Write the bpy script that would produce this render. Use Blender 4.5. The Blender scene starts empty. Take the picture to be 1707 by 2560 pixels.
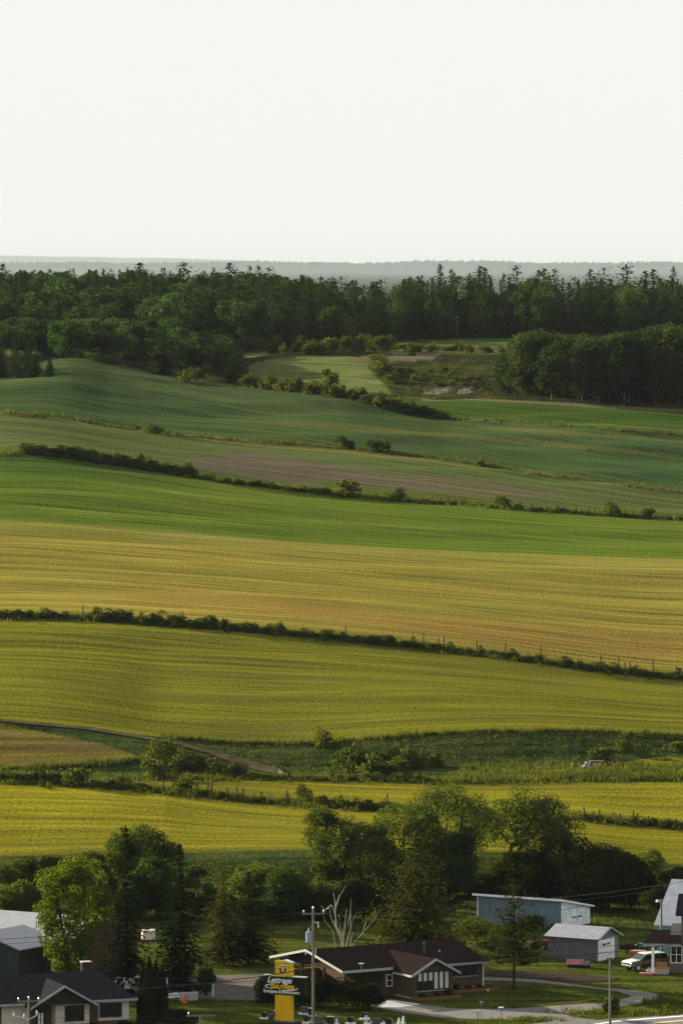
import bpy, math, random
import numpy as np
from mathutils import Vector
R = random.Random(11)
NR = np.random.default_rng(11)
PI = math.pi
C = bpy.context.scene.collection
# ------------------------------------------------------------------ camera model (long lens, level, shifted)
F, VH, UC, ZC = 14000.0, 668.0, 853.5, 72.0
cam = bpy.data.cameras.new('camera'); co = bpy.data.objects.new('camera', cam); C.objects.link(co)
cam.sensor_fit = 'VERTICAL'; cam.sensor_height = 36; cam.lens = 36 * F / 2560
cam.shift_y = -(1280 - VH) / 2560
cam.clip_start = 5; cam.clip_end = 300000
co.location = (0, 0, ZC); co.rotation_euler = (PI / 2, 0, 0)
bpy.context.scene.camera = co
# ------------------------------------------------------------------ object helpers
def tag(o, label=None, cat=None, group=None, kind=None):
    if label: o['label'] = label
    if cat: o['category'] = cat
    if group: o['group'] = group
    if kind: o['kind'] = kind
    return o
def thing(name, label, cat, loc=(0, 0, 0), rz=0, group=None):
    o = bpy.data.objects.new(name, None); C.objects.link(o)
    o.location = loc; o.rotation_euler = (0, 0, rz); o.empty_display_size = .5
    return tag(o, label, cat, group)
def link_mesh(name, me, mat, parent=None, loc=None):
    o = bpy.data.objects.new(name, me); C.objects.link(o)
    if parent: o.parent = parent
    if loc is not None: o.location = loc
    if mat and not me.materials: me.materials.append(mat)
    return o
def mesh_np(name, V, Fa):
    me = bpy.data.meshes.new(name)
    V = np.asarray(V, np.float32); Fa = np.asarray(Fa, np.int32); k = Fa.shape[1]; n = len(Fa)
    me.vertices.add(len(V)); me.vertices.foreach_set('co', V.ravel())
    me.loops.add(n * k); me.loops.foreach_set('vertex_index', Fa.ravel())
    me.polygons.add(n); me.polygons.foreach_set('loop_start', np.arange(0, n * k, k, dtype=np.int32))
    me.polygons.foreach_set('loop_total', np.full(n, k, np.int32))
    me.update(calc_edges=True); return me
class MB:
    def __init__(s): s.v = []; s.f = []
    def pts(s, P): i = len(s.v); s.v += [tuple(p) for p in P]; return i
    def box(s, x0, x1, y0, y1, z0, z1):
        i = s.pts([(x0,y0,z0),(x1,y0,z0),(x1,y1,z0),(x0,y1,z0),(x0,y0,z1),(x1,y0,z1),(x1,y1,z1),(x0,y1,z1)])
        s.f += [tuple(i+k for k in q) for q in ((0,3,2,1),(4,5,6,7),(0,1,5,4),(1,2,6,5),(2,3,7,6),(3,0,4,7))]; return s
    def prism(s, A, off):   # polygon A (3D points) swept by off
        n = len(A); i = s.pts(A); s.pts([tuple(Vector(p) + Vector(off)) for p in A])
        s.f.append(tuple(i + k for k in range(n))[::-1]); s.f.append(tuple(i + n + k for k in range(n)))
        for k in range(n): s.f.append((i+k, i+(k+1) % n, i+n+(k+1) % n, i+n+k))
        return s
    def tube(s, P, r, n=6, cap=True):
        P = [Vector(p) for p in P]
        if not isinstance(r, (list, tuple)): r = [r] * len(P)
        rings = []
        for k, p in enumerate(P):
            d = (P[min(k+1, len(P)-1)] - P[max(k-1, 0)]).normalized()
            a = d.orthogonal().normalized() if abs(d.z) > .9 else d.cross(Vector((0,0,1))).normalized()
            b = d.cross(a)
            rings.append(s.pts([p + (a*math.cos(2*PI*j/n) + b*math.sin(2*PI*j/n)) * r[k] for j in range(n)]))
        for q in range(len(P)-1):
            A, B = rings[q], rings[q+1]
            for j in range(n): s.f.append((A+j, A+(j+1) % n, B+(j+1) % n, B+j))
        if cap: s.f.append(tuple(rings[0]+j for j in range(n))[::-1]); s.f.append(tuple(rings[-1]+j for j in range(n)))
        return s
    def lathe(s, prof, n=12, c=(0,0,0)):   # prof: (r,z)
        rr = [s.pts([(c[0]+r*math.cos(2*PI*j/n), c[1]+r*math.sin(2*PI*j/n), c[2]+z) for j in range(n)]) for r, z in prof]
        for A, B in zip(rr, rr[1:]):
            for j in range(n): s.f.append((A+j, A+(j+1) % n, B+(j+1) % n, B+j))
        s.f.append(tuple(rr[0]+j for j in range(n))[::-1]); s.f.append(tuple(rr[-1]+j for j in range(n)))
        return s
    def mesh(s, name, bevel=0):
        me = bpy.data.meshes.new(name); me.from_pydata(s.v, [], s.f); me.update(); return me
    def build(s, name, mat, parent=None, loc=None, rz=None, bevel=0):
        o = link_mesh(name, s.mesh(name), mat, parent, loc)
        if rz: o.rotation_euler = (0, 0, rz)
        if bevel:
            b = o.modifiers.new('bevel', 'BEVEL'); b.width = bevel; b.segments = 2; b.limit_method = 'ANGLE'
        return o
def dup(o, loc=None, rz=None, sc=None, label=None, group=None, parent=None):
    c = o.copy(); C.objects.link(c)
    if parent: c.parent = parent
    if loc is not None: c.location = loc
    if rz is not None: c.rotation_euler = (0, 0, rz)
    if sc is not None: c.scale = sc if hasattr(sc, '__len__') else (sc, sc, sc)
    if label: c['label'] = label
    if group: c['group'] = group
    for ch in list(o.children):
        if ch is not c: dup(ch, parent=c)
    return c
# ------------------------------------------------------------------ materials
def mat(name, col, rough=.7, var=.25, scale=3., metal=0, spec=.1, bump=0, stretch=(1,1,1)):
    m = bpy.data.materials.new(name); m.use_nodes = True; N = m.node_tree.nodes; L = m.node_tree.links
    b = N['Principled BSDF']; b.inputs['Roughness'].default_value = rough; b.inputs['Metallic'].default_value = metal
    b.inputs['Specular IOR Level'].default_value = 0 if rough >= .8 else spec
    tc = N.new('ShaderNodeTexCoord'); mp = N.new('ShaderNodeMapping'); mp.inputs['Scale'].default_value = stretch
    L.new(tc.outputs['Object'], mp.inputs['Vector'])
    nz = N.new('ShaderNodeTexNoise'); nz.inputs['Scale'].default_value = scale; nz.inputs['Detail'].default_value = 5
    L.new(mp.outputs['Vector'], nz.inputs['Vector'])
    r = N.new('ShaderNodeValToRGB'); r.color_ramp.elements[0].position = .3; r.color_ramp.elements[1].position = .7
    r.color_ramp.elements[0].color = tuple(c*(1-var) for c in col) + (1,); r.color_ramp.elements[1].color = tuple(min(1, c*(1+var)) for c in col) + (1,)
    L.new(nz.outputs['Fac'], r.inputs['Fac']); L.new(r.outputs['Color'], b.inputs['Base Color'])
    if bump:
        bp = N.new('ShaderNodeBump'); bp.inputs['Strength'].default_value = .6; bp.inputs['Distance'].default_value = bump
        L.new(nz.outputs['Fac'], bp.inputs['Height']); L.new(bp.outputs['Normal'], b.inputs['Normal'])
    return m
def ribbed(name, col, axis=0, pitch=.3, rough=.45, metal=0, depth=.03, var=.12):
    m = mat(name, col, rough, var, 1.5, metal); N = m.node_tree.nodes; L = m.node_tree.links; b = N['Principled BSDF']
    tc = [n for n in N if n.type == 'TEX_COORD'][0]
    sp = N.new('ShaderNodeSeparateXYZ'); L.new(tc.outputs['Object'], sp.inputs[0])
    mu = N.new('ShaderNodeMath'); mu.operation = 'MULTIPLY'; mu.inputs[1].default_value = 2*PI/pitch; L.new(sp.outputs[axis], mu.inputs[0])
    si = N.new('ShaderNodeMath'); si.operation = 'SINE'; L.new(mu.outputs[0], si.inputs[0])
    bp = N.new('ShaderNodeBump'); bp.inputs['Distance'].default_value = depth; bp.inputs['Strength'].default_value = 1
    L.new(si.outputs[0], bp.inputs['Height']); L.new(bp.outputs['Normal'], b.inputs['Normal']); return m
def brick(name, c1, c2, mortar):
    m = mat(name, c1, .85); N = m.node_tree.nodes; L = m.node_tree.links; b = N['Principled BSDF']
    tc = [n for n in N if n.type == 'TEX_COORD'][0]
    sp = N.new('ShaderNodeSeparateXYZ'); L.new(tc.outputs['Object'], sp.inputs[0])
    ad = N.new('ShaderNodeMath'); L.new(sp.outputs[0], ad.inputs[0]); L.new(sp.outputs[1], ad.inputs[1])
    cb = N.new('ShaderNodeCombineXYZ'); L.new(ad.outputs[0], cb.inputs[0]); L.new(sp.outputs[2], cb.inputs[1])
    bt = N.new('ShaderNodeTexBrick'); bt.inputs['Scale'].default_value = 4; L.new(cb.outputs[0], bt.inputs['Vector'])
    bt.inputs['Color1'].default_value = c1 + (1,); bt.inputs['Color2'].default_value = c2 + (1,); bt.inputs['Mortar'].default_value = mortar + (1,)
    bt.inputs['Mortar Size'].default_value = .015
    L.new(bt.outputs['Color'], b.inputs['Base Color']); return m
def foliage(name, c1, c2, trans=.38, tcol=None, scale=.5):
    m = bpy.data.materials.new(name); m.use_nodes = True; N = m.node_tree.nodes; L = m.node_tree.links
    N.remove(N['Principled BSDF']); out = N['Material Output']
    tc = N.new('ShaderNodeTexCoord'); nz = N.new('ShaderNodeTexNoise'); nz.inputs['Scale'].default_value = scale; nz.inputs['Detail'].default_value = 3
    L.new(tc.outputs['Object'], nz.inputs['Vector'])
    oi = N.new('ShaderNodeObjectInfo'); ad = N.new('ShaderNodeMath'); ad.operation = 'MULTIPLY_ADD'; ad.inputs[1].default_value = .55; ad.inputs[2].default_value = -.27
    L.new(oi.outputs['Random'], ad.inputs[0])
    a2 = N.new('ShaderNodeMath'); L.new(ad.outputs[0], a2.inputs[0]); L.new(nz.outputs['Fac'], a2.inputs[1])
    r = N.new('ShaderNodeValToRGB'); r.color_ramp.elements[0].position = .2; r.color_ramp.elements[1].position = .8
    r.color_ramp.elements[0].color = c1 + (1,); r.color_ramp.elements[1].color = c2 + (1,)
    L.new(a2.outputs[0], r.inputs['Fac'])
    d = N.new('ShaderNodeBsdfPrincipled'); d.inputs['Roughness'].default_value = .9; d.inputs['Specular IOR Level'].default_value = 0
    t = N.new('ShaderNodeBsdfTranslucent'); mx = N.new('ShaderNodeMixShader'); mx.inputs[0].default_value = trans
    L.new(r.outputs['Color'], d.inputs['Base Color'])
    hv = N.new('ShaderNodeMix'); hv.data_type = 'RGBA'; hv.blend_type = 'MULTIPLY'; hv.inputs[0].default_value = 1
    L.new(r.outputs['Color'], hv.inputs[6]); hv.inputs[7].default_value = (tcol or (2.6, 2.0, .5)) + (1,)
    L.new(hv.outputs[2], t.inputs['Color'])
    L.new(d.outputs[0], mx.inputs[1]); L.new(t.outputs[0], mx.inputs[2]); L.new(mx.outputs[0], out.inputs['Surface'])
    return m
M = {}
M['bark'] = mat('bark', (.035,.026,.018), .9, .4, 6, bump=.02)
M['pale_bark'] = mat('pale_bark', (.07,.066,.055), .85, .35, 2)
M['dead_wood'] = mat('dead_wood', (.50,.46,.38), .8, .3, 4)
M['leaf_forest'] = foliage('leaf_forest', (.008,.016,.008), (.024,.042,.015), .34, (1.7,1.9,.7))
M['leaf_aspen'] = foliage('leaf_aspen', (.008,.015,.007), (.023,.036,.013), .32, (1.9,1.9,.6))
M['needle_forest'] = foliage('needle_forest', (.008,.015,.009), (.020,.030,.013), .22, (1.6,1.9,.6))
M['leaf_bright'] = foliage('leaf_bright', (.026,.050,.009), (.052,.076,.012), .34)
M['leaf_willow'] = foliage('leaf_willow', (.013,.027,.010), (.038,.058,.017), .38)
M['leaf_light'] = foliage('leaf_light', (.020,.040,.012), (.050,.074,.02), .38)
M['leaf_dark'] = foliage('leaf_dark', (.006,.012,.005), (.015,.024,.008), .3)
M['needle_dark'] = foliage('needle_dark', (.005,.009,.005), (.011,.017,.007), .2, (1.5,1.9,.5))
M['needle_pine'] = foliage('needle_pine', (.014,.019,.009), (.034,.035,.013), .28, (2,1.9,.5))
M['needle_larch'] = foliage('needle_larch', (.011,.015,.006), (.032,.034,.010), .28, (1.9,1.9,.5))
M['leaf_shrub'] = foliage('leaf_shrub', (.013,.025,.008), (.038,.053,.014), .33)
M['grass_tuft'] = foliage('grass_tuft', (.018,.03,.009), (.05,.058,.016), .35, (2.2,2,.6), .15)
M['post'] = mat('weathered_post', (.055,.046,.036), .9, .3, 5)
M['pole_wood'] = mat('grey_pole_wood', (.14,.125,.105), .9, .25, 5)
M['wire'] = mat('wire', (.03,.03,.03), .5, .1)
M['steel'] = mat('galvanised', (.42,.44,.47), .4, .1, 3, .4)
M['porcelain'] = mat('porcelain', (.50,.51,.50), .2, .05)
M['white'] = mat('white_paint', (.72,.74,.76), .5, .06, 2)
M['white_worn'] = mat('worn_white_paint', (.62,.66,.70), .7, .28, 1.6)
M['blue_rib'] = ribbed('blue_grey_ribbed_metal', (.115,.165,.205), 0, .32)
M['grey_rib'] = ribbed('grey_ribbed_metal', (.10,.112,.125), 0, .3)
M['grey_rib_y'] = ribbed('grey_ribbed_gable', (.19,.21,.235), 1, .3)
M['roof_metal'] = ribbed('roof_sheet_metal', (.23,.24,.275), 0, .4, .5, .1, .012)
M['roof_light'] = ribbed('pale_roof_sheet_metal', (.44,.46,.50), 0, .4, .5, .1, .015)
M['teal'] = ribbed('teal_ribbed_metal', (.10,.30,.36), 0, .35)
M['brick'] = brick('brown_brick', (.078,.052,.036), (.06,.04,.029), (.09,.072,.056))
M['brick_red'] = brick('red_brick', (.15,.06,.035), (.11,.045,.028), (.16,.12,.09))
M['shingle_brown'] = mat('brown_shingles', (.014,.010,.010), .85, .3, 2.5, stretch=(1,1,5))
M['shingle_black'] = mat('charcoal_shingles', (.016,.017,.020), .85, .3, 2.5, stretch=(1,1,5))
M['trim'] = mat('pale_trim', (.23,.26,.26), .5, .08)
M['dark_wood'] = mat('dark_siding', (.035,.026,.022), .8, .3, 4, stretch=(4,4,.3))
M['dark_blue'] = ribbed('dark_blue_siding', (.028,.035,.045), 0, .3)
M['brown_siding'] = ribbed('brown_siding', (.055,.028,.02), 0, .3)
M['taupe'] = mat('taupe_siding', (.095,.085,.08), .7, .1, 2, stretch=(.2,.2,6))
M['beige'] = mat('beige_panel', (.42,.40,.34), .8, .08)
M['glass'] = mat('window_glass', (.012,.014,.018), .08, .1, spec=.6)
M['blind'] = mat('pale_blind', (.42,.46,.40), .8, .06)
M['concrete'] = mat('concrete', (.30,.31,.32), .85, .15, 2)
M['gravel'] = mat('gravel', (.125,.12,.12), .95, .3, 3, bump=.05)
M['tan_gravel'] = mat('tan_gravel', (.085,.075,.068), .95, .3, .8, bump=.05)
M['asphalt'] = mat('asphalt', (.12,.12,.13), .9, .18, 2)
M['line_white'] = mat('road_paint_white', (.55,.56,.56), .7, .2, 6)
M['line_yellow'] = mat('road_paint_yellow', (.50,.36,.14), .7, .2, 6)
M['soil'] = mat('dark_soil', (.035,.028,.022), .95, .4, 2.5, bump=.15)
M['dirt'] = mat('dry_dirt', (.055,.046,.027), .95, .5, .7, bump=.05)
M['yellow'] = mat('yellow_panel', (.60,.37,.008), .45, .06, 1)
M['black'] = mat('black_panel', (.008,.010,.009), .35, .2)
M['ink_white'] = mat('white_lettering', (.75,.78,.74), .5, .02)
M['ink_gold'] = mat('golden_lettering', (.75,.42,.02), .5, .1, 8)
M['emblem_brown'] = mat('emblem_brown', (.06,.03,.025), .5, .2, 6)
M['emblem_yellow'] = mat('emblem_yellow', (.80,.65,.06), .5, .05)
M['granite_black'] = mat('black_granite', (.012,.012,.014), .25, .3, 8, spec=.5)
M['granite_grey'] = mat('grey_granite', (.07,.075,.085), .4, .3, 8)
M['granite_brown'] = mat('brown_granite', (.06,.045,.038), .4, .3, 8)
M['marble'] = mat('white_marble', (.62,.64,.66), .5, .1, 4)
M['transformer'] = mat('transformer_blue_grey', (.19,.26,.36), .4, .1)
M['tan_paint'] = mat('tan_car_paint', (.10,.09,.07), .25, .05, 1, .3, .5)
M['silver_paint'] = mat('silver_car_paint', (.45,.48,.48), .22, .05, 1, .2, .6)
M['tyre'] = mat('tyre_rubber', (.012,.012,.012), .85, .2)
M['rust_red'] = mat('faded_red_roofing', (.27,.11,.115), .8, .25, 3)
M['red'] = mat('red_paint', (.13,.015,.015), .5, .2)
M['wood'] = mat('orange_wood', (.30,.15,.065), .7, .25, 3, stretch=(6,6,.4))
M['orange'] = mat('orange_plastic', (.6,.08,.04), .5, .1)
M['rock'] = mat('pale_rock', (.20,.19,.19), .9, .35, 1.5, bump=.2)
M['plastic'] = mat('white_plastic_tank', (.75,.62,.48), .5, .1)
M['blue_sign'] = mat('blue_sign_paint', (.06,.22,.42), .5, .1)
# ------------------------------------------------------------------ terrain
def cv(*p): return ([a for a, _ in p], [b for _, b in p])
ROWS = [  # (Y control, 'v' pixel-height or 'z' control, rows to next)
 (cv((0,260)), 'z', cv((0,0)), 12),
 (cv((0,525)), 'z', cv((0,0)), 60),
 (cv((0,655)), 'z', cv((0,0)), 8),
 (cv((0,669)), 'z', cv((0,-1.9)), 14),
 (cv((0,682)), 'v', cv((-300,2165),(0,2160),(500,2146),(700,2135),(1300,2140),(1640,2168),(2000,2175)), 44),
 (cv((0,757),(1707,706)), 'v', cv((0,1949),(260,1960),(435,1976),(653,2001),(870,2016),(1200,2030),(1450,2040),(1580,2056),(1707,2063)), 20),
 (cv((0,767),(700,757),(1707,750)), 'v', cv((0,1935),(260,1948),(700,1943),(950,1950),(1200,1956),(1400,1950),(1707,1946)), 14),
 (cv((0,771),(700,772),(1707,774)), 'v', cv((0,1922),(130,1918),(270,1908),(370,1896),(550,1930),(760,1935),(1000,1925),(1200,1912),(1400,1905),(1550,1898),(1707,1893)), 26),
 (cv((0,805),(700,793),(1707,786)), 'v', cv((0,1796),(218,1816),(435,1845),(600,1858),(760,1860),(850,1853),(1034,1838),(1200,1829),(1415,1827),(1707,1840)), 66),
 (cv((0,910),(1707,854)), 'v', cv((0,1540),(207,1544),(381,1557),(600,1573),(795,1590),(980,1609),(1143,1628),(1361,1655),(1524,1677),(1707,1695)), 66),
 (cv((0,1029),(1707,980)), 'v', cv((0,1295),(327,1317),(653,1339),(980,1361),(1306,1377),(1707,1396)), 40),
 (cv((0,1120),(1707,1043)), 'v', cv((-200,1142),(0,1134),(87,1128),(174,1143),(327,1165),(468,1189),(600,1208),(817,1234),(925,1244),(1089,1257),(1361,1276),(1524,1287),(1707,1300)), 34),
 (cv((0,1218),(850,1176),(1707,1092)), 'v', cv((-200,1032),(0,1029),(65,1030),(163,1043),(272,1065),(348,1078),(468,1089),(653,1103),(850,1120),(1000,1135),(1143,1152),(1230,1167),(1361,1187),(1524,1203),(1707,1231)), 38),
 (cv((0,1344),(150,1368),(545,1316),(980,1246),(1707,1176)), 'v', cv((-200,945),(0,935),(110,912),(160,905),(230,908),(370,932),(545,958),(620,966),(740,976),(870,992),(980,1018),(1120,1046),(1300,1058),(1500,1070),(1707,1088)), 20),
 (cv((0,1393),(740,1350),(1100,1267),(1707,1232)), 'v', cv((0,928),(142,901),(250,900),(370,924),(545,950),(600,958),(740,966),(870,974),(980,985),(1100,996),(1200,1001),(1480,1013),(1707,1024)), 30),
 (cv((0,1430),(620,1420),(1250,1400),(1707,1400)), 'v', cv((0,892),(400,890),(620,905),(690,893),(870,887),(1250,887),(1707,892)), 12),
 (cv((0,1505),(600,1505),(900,1512),(1000,1568),(1707,1575)), 'v', cv((0,868),(600,876),(900,868),(1000,852),(1280,846),(1707,845)), 10),
 (cv((0,1750)), 'z', cv((0,57.5),(1707,54)), 6),
 (cv((0,1960)), 'z', cv((0,58),(700,54),(1707,53)), 6),
 (cv((0,2500)), 'z', cv((0,30)), 8),
 (cv((0,6000)), 'z', cv((0,5)), 8),
 (cv((0,52000)), 'z', cv((0,10)), 14),
 (cv((0,60000)), 'z', cv((-600,88),(0,100),(250,92),(500,105),(850,98),(1100,112),(1400,100),(1707,96),(2300,100)), 10),
 (cv((0,70000)), 'z', cv((0,52)), 6),
 (cv((0,95000)), 'z', cv((0,60)), 10),
 (cv((0,110000)), 'z', cv((-600,310),(0,290),(200,285),(420,245),(640,195),(850,145),(1100,95),(1707,70)), 8),
 (cv((0,120000)), 'z', cv((0,20)), 4),
 (cv((0,140000)), 'z', cv((0,0)), 0)]
K = len(ROWS)
def sm(pts, u, w=45):
    return sum(np.interp(u + d*w, pts[0], pts[1]) * k for d, k in ((-1,.05),(-.75,.1),(-.5,.13),(-.25,.14),(0,.16),(.25,.14),(.5,.13),(.75,.1),(1,.05)))
def controls(u):
    u = np.atleast_1d(np.asarray(u, float)); Y = np.zeros((K, len(u))); Z = np.zeros((K, len(u)))
    for k, (yp, kind, vp, _) in enumerate(ROWS):
        w = (30 if k >= 13 else 150 if 8 <= k <= 12 else 60) if kind == 'v' else 60
        Y[k] = sm(yp, u, 250); q = sm(vp, u, w)
        Z[k] = q if kind == 'z' else ZC - (q - VH) / F * Y[k]
    h = np.diff(Y, axis=0); d = np.diff(Z, axis=0) / h
    m = np.zeros_like(Z); m[0] = d[0]; m[-1] = d[-1]
    a, b = d[:-1], d[1:]
    m[1:-1] = np.where(a*b > 0, 2*a*b / np.where(np.abs(a+b) < 1e-9, 1, a+b), 0)
    return Y, Z, m
def undul(X, Y):
    s = np.clip((Y-690)/60, 0, 1) * np.clip((2200-Y)/300, 0, 1)
    return s * (.30*np.sin(Y*.085 + X*.016 + .6) + .14*np.sin(Y*.19 - X*.012 + 2) + .10*np.sin(Y*.31 + X*.03 + 4) + .22*np.sin(X*.028 - Y*.021)) * (.5 + np.clip((Y-700)/500, 0, 1))
def zcol(u, Yq):     # one column u, many Y
    Y, Z, m = controls(u); Y, Z, m = Y[:,0], Z[:,0], m[:,0]
    Yq = np.asarray(Yq, float); k = np.clip(np.searchsorted(Y, Yq) - 1, 0, K-2)
    h = Y[k+1]-Y[k]; t = np.clip((Yq-Y[k])/h, 0, 1)
    z = (2*t**3-3*t**2+1)*Z[k] + (t**3-2*t**2+t)*h*m[k] + (-2*t**3+3*t**2)*Z[k+1] + (t**3-t**2)*h*m[k+1]
    return z + undul((u-UC)/F*Yq, Yq)
YG = np.linspace(500, 2000, 1501); GC = {}
def gcol(u):
    k = round(u/2)
    if k not in GC: GC[k] = zcol(k*2.0, YG)
    return GC[k]
def gz(X, Y):
    if Y > 1990: return float(zcol(UC + F*X/Y, [Y])[0])
    c = gcol(UC + F*X/Y); q = Y-500
    if q < 0: return 0.0
    i = int(q); return float(c[i] + (c[i+1]-c[i])*(q-i))
def G(u, v, dz=0):    # the ground point that is seen at a place of the photograph
    z = gcol(u); vp = VH + F*(ZC - z)/YG; i = np.nonzero(vp <= v)[0]
    i = int(i[0]) if len(i) else len(YG)-1
    if i > 0:
        t = (vp[i-1]-v)/max(1e-6, vp[i-1]-vp[i]); Y = YG[i-1] + t*(YG[i]-YG[i-1])
    else: Y = YG[0]
    X = (u-UC)/F*Y
    return Vector((X, Y, gz(X, Y) + dz))
def P(u, v, Y): return Vector(((u-UC)/F*Y, Y, ZC-(v-VH)/F*Y))
def inpoly(u, v, poly):
    r = np.zeros(u.shape, bool); n = len(poly)
    for i in range(n):
        (x1, y1), (x2, y2) = poly[i], poly[(i+1) % n]
        c = ((y1 > v) != (y2 > v)) & (u < (x2-x1)*(v-y1)/((y2-y1) or 1e-9) + x1); r ^= c
    return r
def build_ground():
    us = np.concatenate([np.linspace(-1500,-320,18), np.linspace(-280,-10,28), np.arange(0,1708,6.0), np.linspace(1720,2000,28), np.linspace(2050,3200,18)])
    Y, Z, m = controls(us); ys = []; zs = []; bands = []; ts = []
    for k in range(K-1):
        n = ROWS[k][3]
        for j in range(n):
            t = j/n; h = Y[k+1]-Y[k]; ys.append(Y[k]+h*t); bands.append(k); ts.append(t)
            zs.append((2*t**3-3*t**2+1)*Z[k] + (t**3-2*t**2+t)*h*m[k] + (-2*t**3+3*t**2)*Z[k+1] + (t**3-t**2)*h*m[k+1])
    ys.append(Y[-1]); zs.append(Z[-1]); bands.append(K-2); ts.append(1)
    YY = np.array(ys); ZZ = np.array(zs); UU = np.broadcast_to(us, YY.shape).copy(); XX = (UU-UC)/F*YY
    ZZ = ZZ + undul(XX, YY)
    far = (YY > 50000)
    ZZ += far * (7*np.sin(UU*.013+YY*.0003) + 4*np.sin(UU*.031+1))
    B = np.repeat(np.array(bands)[:,None], len(us), 1); T = np.repeat(np.array(ts)[:,None], len(us), 1)
    VV = VH + F*(ZC-ZZ)/YY
    row = np.repeat((YY[:, len(us)//2])[:,None], len(us), 1)
    A = np.zeros(YY.shape + (3,)); Bc = np.zeros_like(A); rough = np.zeros(YY.shape); soil = np.zeros(YY.shape)
    def setc(mask, a, b, r): A[mask] = a; Bc[mask] = b; rough[mask] = r
    LAWN = ((.022,.034,.006), (.048,.053,.009)); RG = ((.016,.028,.007), (.040,.046,.012))
    setc(B <= 1, *LAWN, .6); setc((B == 1) & (T > .62), *RG, 1); setc((B == 2) | (B == 3), *RG, 1)
    YEL = ((.136,.125,.008), (.076,.074,.011))
    setc((B == 4) | (B == 5), *YEL, 0)
    setc((B == 4) & (T < .07), *RG, 1); setc((B == 5) & (T > .93), *RG, 1)
    setc((B == 4) & (T > .94), (.035,.045,.01), (.07,.07,.018), 1); setc((B == 5) & (T < .05), (.035,.045,.01), (.07,.07,.018), 1)
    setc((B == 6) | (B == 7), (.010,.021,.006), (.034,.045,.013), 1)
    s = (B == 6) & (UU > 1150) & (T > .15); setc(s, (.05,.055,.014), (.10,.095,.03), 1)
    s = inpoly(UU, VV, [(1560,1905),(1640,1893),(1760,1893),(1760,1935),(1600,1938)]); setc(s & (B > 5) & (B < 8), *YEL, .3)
    s = inpoly(UU, VV, [(-900,1780),(0,1808),(130,1835),(260,1862),(330,1885),(345,1893),(250,1906),(130,1916),(0,1921),(-900,1930)]); setc(s & (B > 5) & (B < 9), (.085,.075,.010), (.072,.055,.022), 0)
    setc(B == 8, (.102,.104,.009), (.062,.063,.011), 0)
    setc((B == 8) & (T > .965), (.03,.042,.01), (.05,.055,.014), 1); setc((B == 9) & (T < .03), (.03,.042,.01), (.06,.06,.016), 1)
    setc((B == 9) & (T >= .03), (.165,.136,.026), (.118,.106,.020), 0)
    s = (B == 9); f = (np.clip((UU-100)/500, 0, 1)*np.exp(-((T-.22-.05*np.sin(UU*.004))/.11)**2))[s][:,None]*.8; A[s] = A[s]*(1-f) + np.array((.165,.112,.027))*f; Bc[s] = Bc[s]*(1-f) + np.array((.135,.090,.024))*f
    s = (B == 9) & (T > .7); f = np.clip((T-.7)/.3, 0, 1)[s][:,None]; A[s] = A[s]*(1-f) + np.array((.145,.138,.036))*f; Bc[s] = Bc[s]*(1-.6*f) + np.array((.09,.11,.016))*.6*f
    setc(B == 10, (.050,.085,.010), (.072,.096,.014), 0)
    s = (B == 10); f = (np.clip((T-.35)/.5, 0, 1)*np.clip((620-500*(1-T)-UU)/350, 0, 1))[s][:,None]; A[s] = A[s]*(1-f) + np.array((.028,.054,.011))*f; Bc[s] = Bc[s]*(1-f) + np.array((.036,.058,.012))*f  # shade at the upper left crest painted into the green field's colours
    setc(B == 11, (.050,.074,.020), (.060,.070,.025), .1)
    s = inpoly(UU, VV, [(440,1150),(620,1130),(860,1165),(1000,1195),(1180,1225),(1080,1240),(900,1228),(700,1205),(520,1178)]); setc(s & (B == 11), (.078,.066,.046), (.066,.060,.036), .1)
    s = inpoly(UU, VV, [(980,1180),(1150,1195),(1420,1230),(1300,1250),(1120,1230)]); setc(s & (B == 11), (.072,.066,.040), (.064,.064,.028), .1)
    s = (B == 11) & (T < .22) & (UU > 800); setc(s, (.046,.066,.012), (.058,.070,.015), 0)
    s = (B == 11) & (T > .9); setc(s, (.07,.075,.022), (.09,.085,.03), .6)
    setc(B == 12, (.027,.050,.019), (.037,.056,.017), 0)
    for pu, pv, w_, h_ in ((900,1072,400,9),(1180,1090,260,6),(1400,1082,330,7),(1350,1110,230,6),(1580,1130,200,5),(760,1056,160,4),):
        s = (B == 12) & (np.abs(UU-pu) < w_) & (np.abs(VV-(pv+.07*(UU-pu))) < h_*np.clip(1-np.abs(UU-pu)/w_,0,1)); setc(s, (.062,.066,.022), (.05,.06,.020), 0)
    s = (B == 12) & (T > .55) & (UU < 900); A[s] = A[s]*.75 + np.array((.05,.048,.026))*.25
    setc(B == 13, (.024,.05,.009), (.032,.052,.010), 0); setc((B == 13) & (UU < 960), (.03,.045,.012), (.045,.055,.016), .8)
    s = (B == 13) & (T < .07) & (UU > 960); setc(s, (.06,.07,.02), (.07,.08,.025), .5)
    s = (B == 13) & (T > .86) & (UU > 1050); setc(s, (.10,.085,.055), (.08,.075,.04), .6)
    setc(B == 14, (.012,.018,.006), (.030,.029,.012), 1)  # hollow's scrub, its colour darkened to stand in for shade on the slope
    for pl in ([(1055,986),(1075,974),(1128,966),(1134,973),(1100,984)], [(1142,984),(1152,972),(1182,962),(1180,978),(1165,986)]): s = inpoly(UU, VV, pl); setc(s, (.13,.125,.125), (.04,.04,.03), 1)
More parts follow.
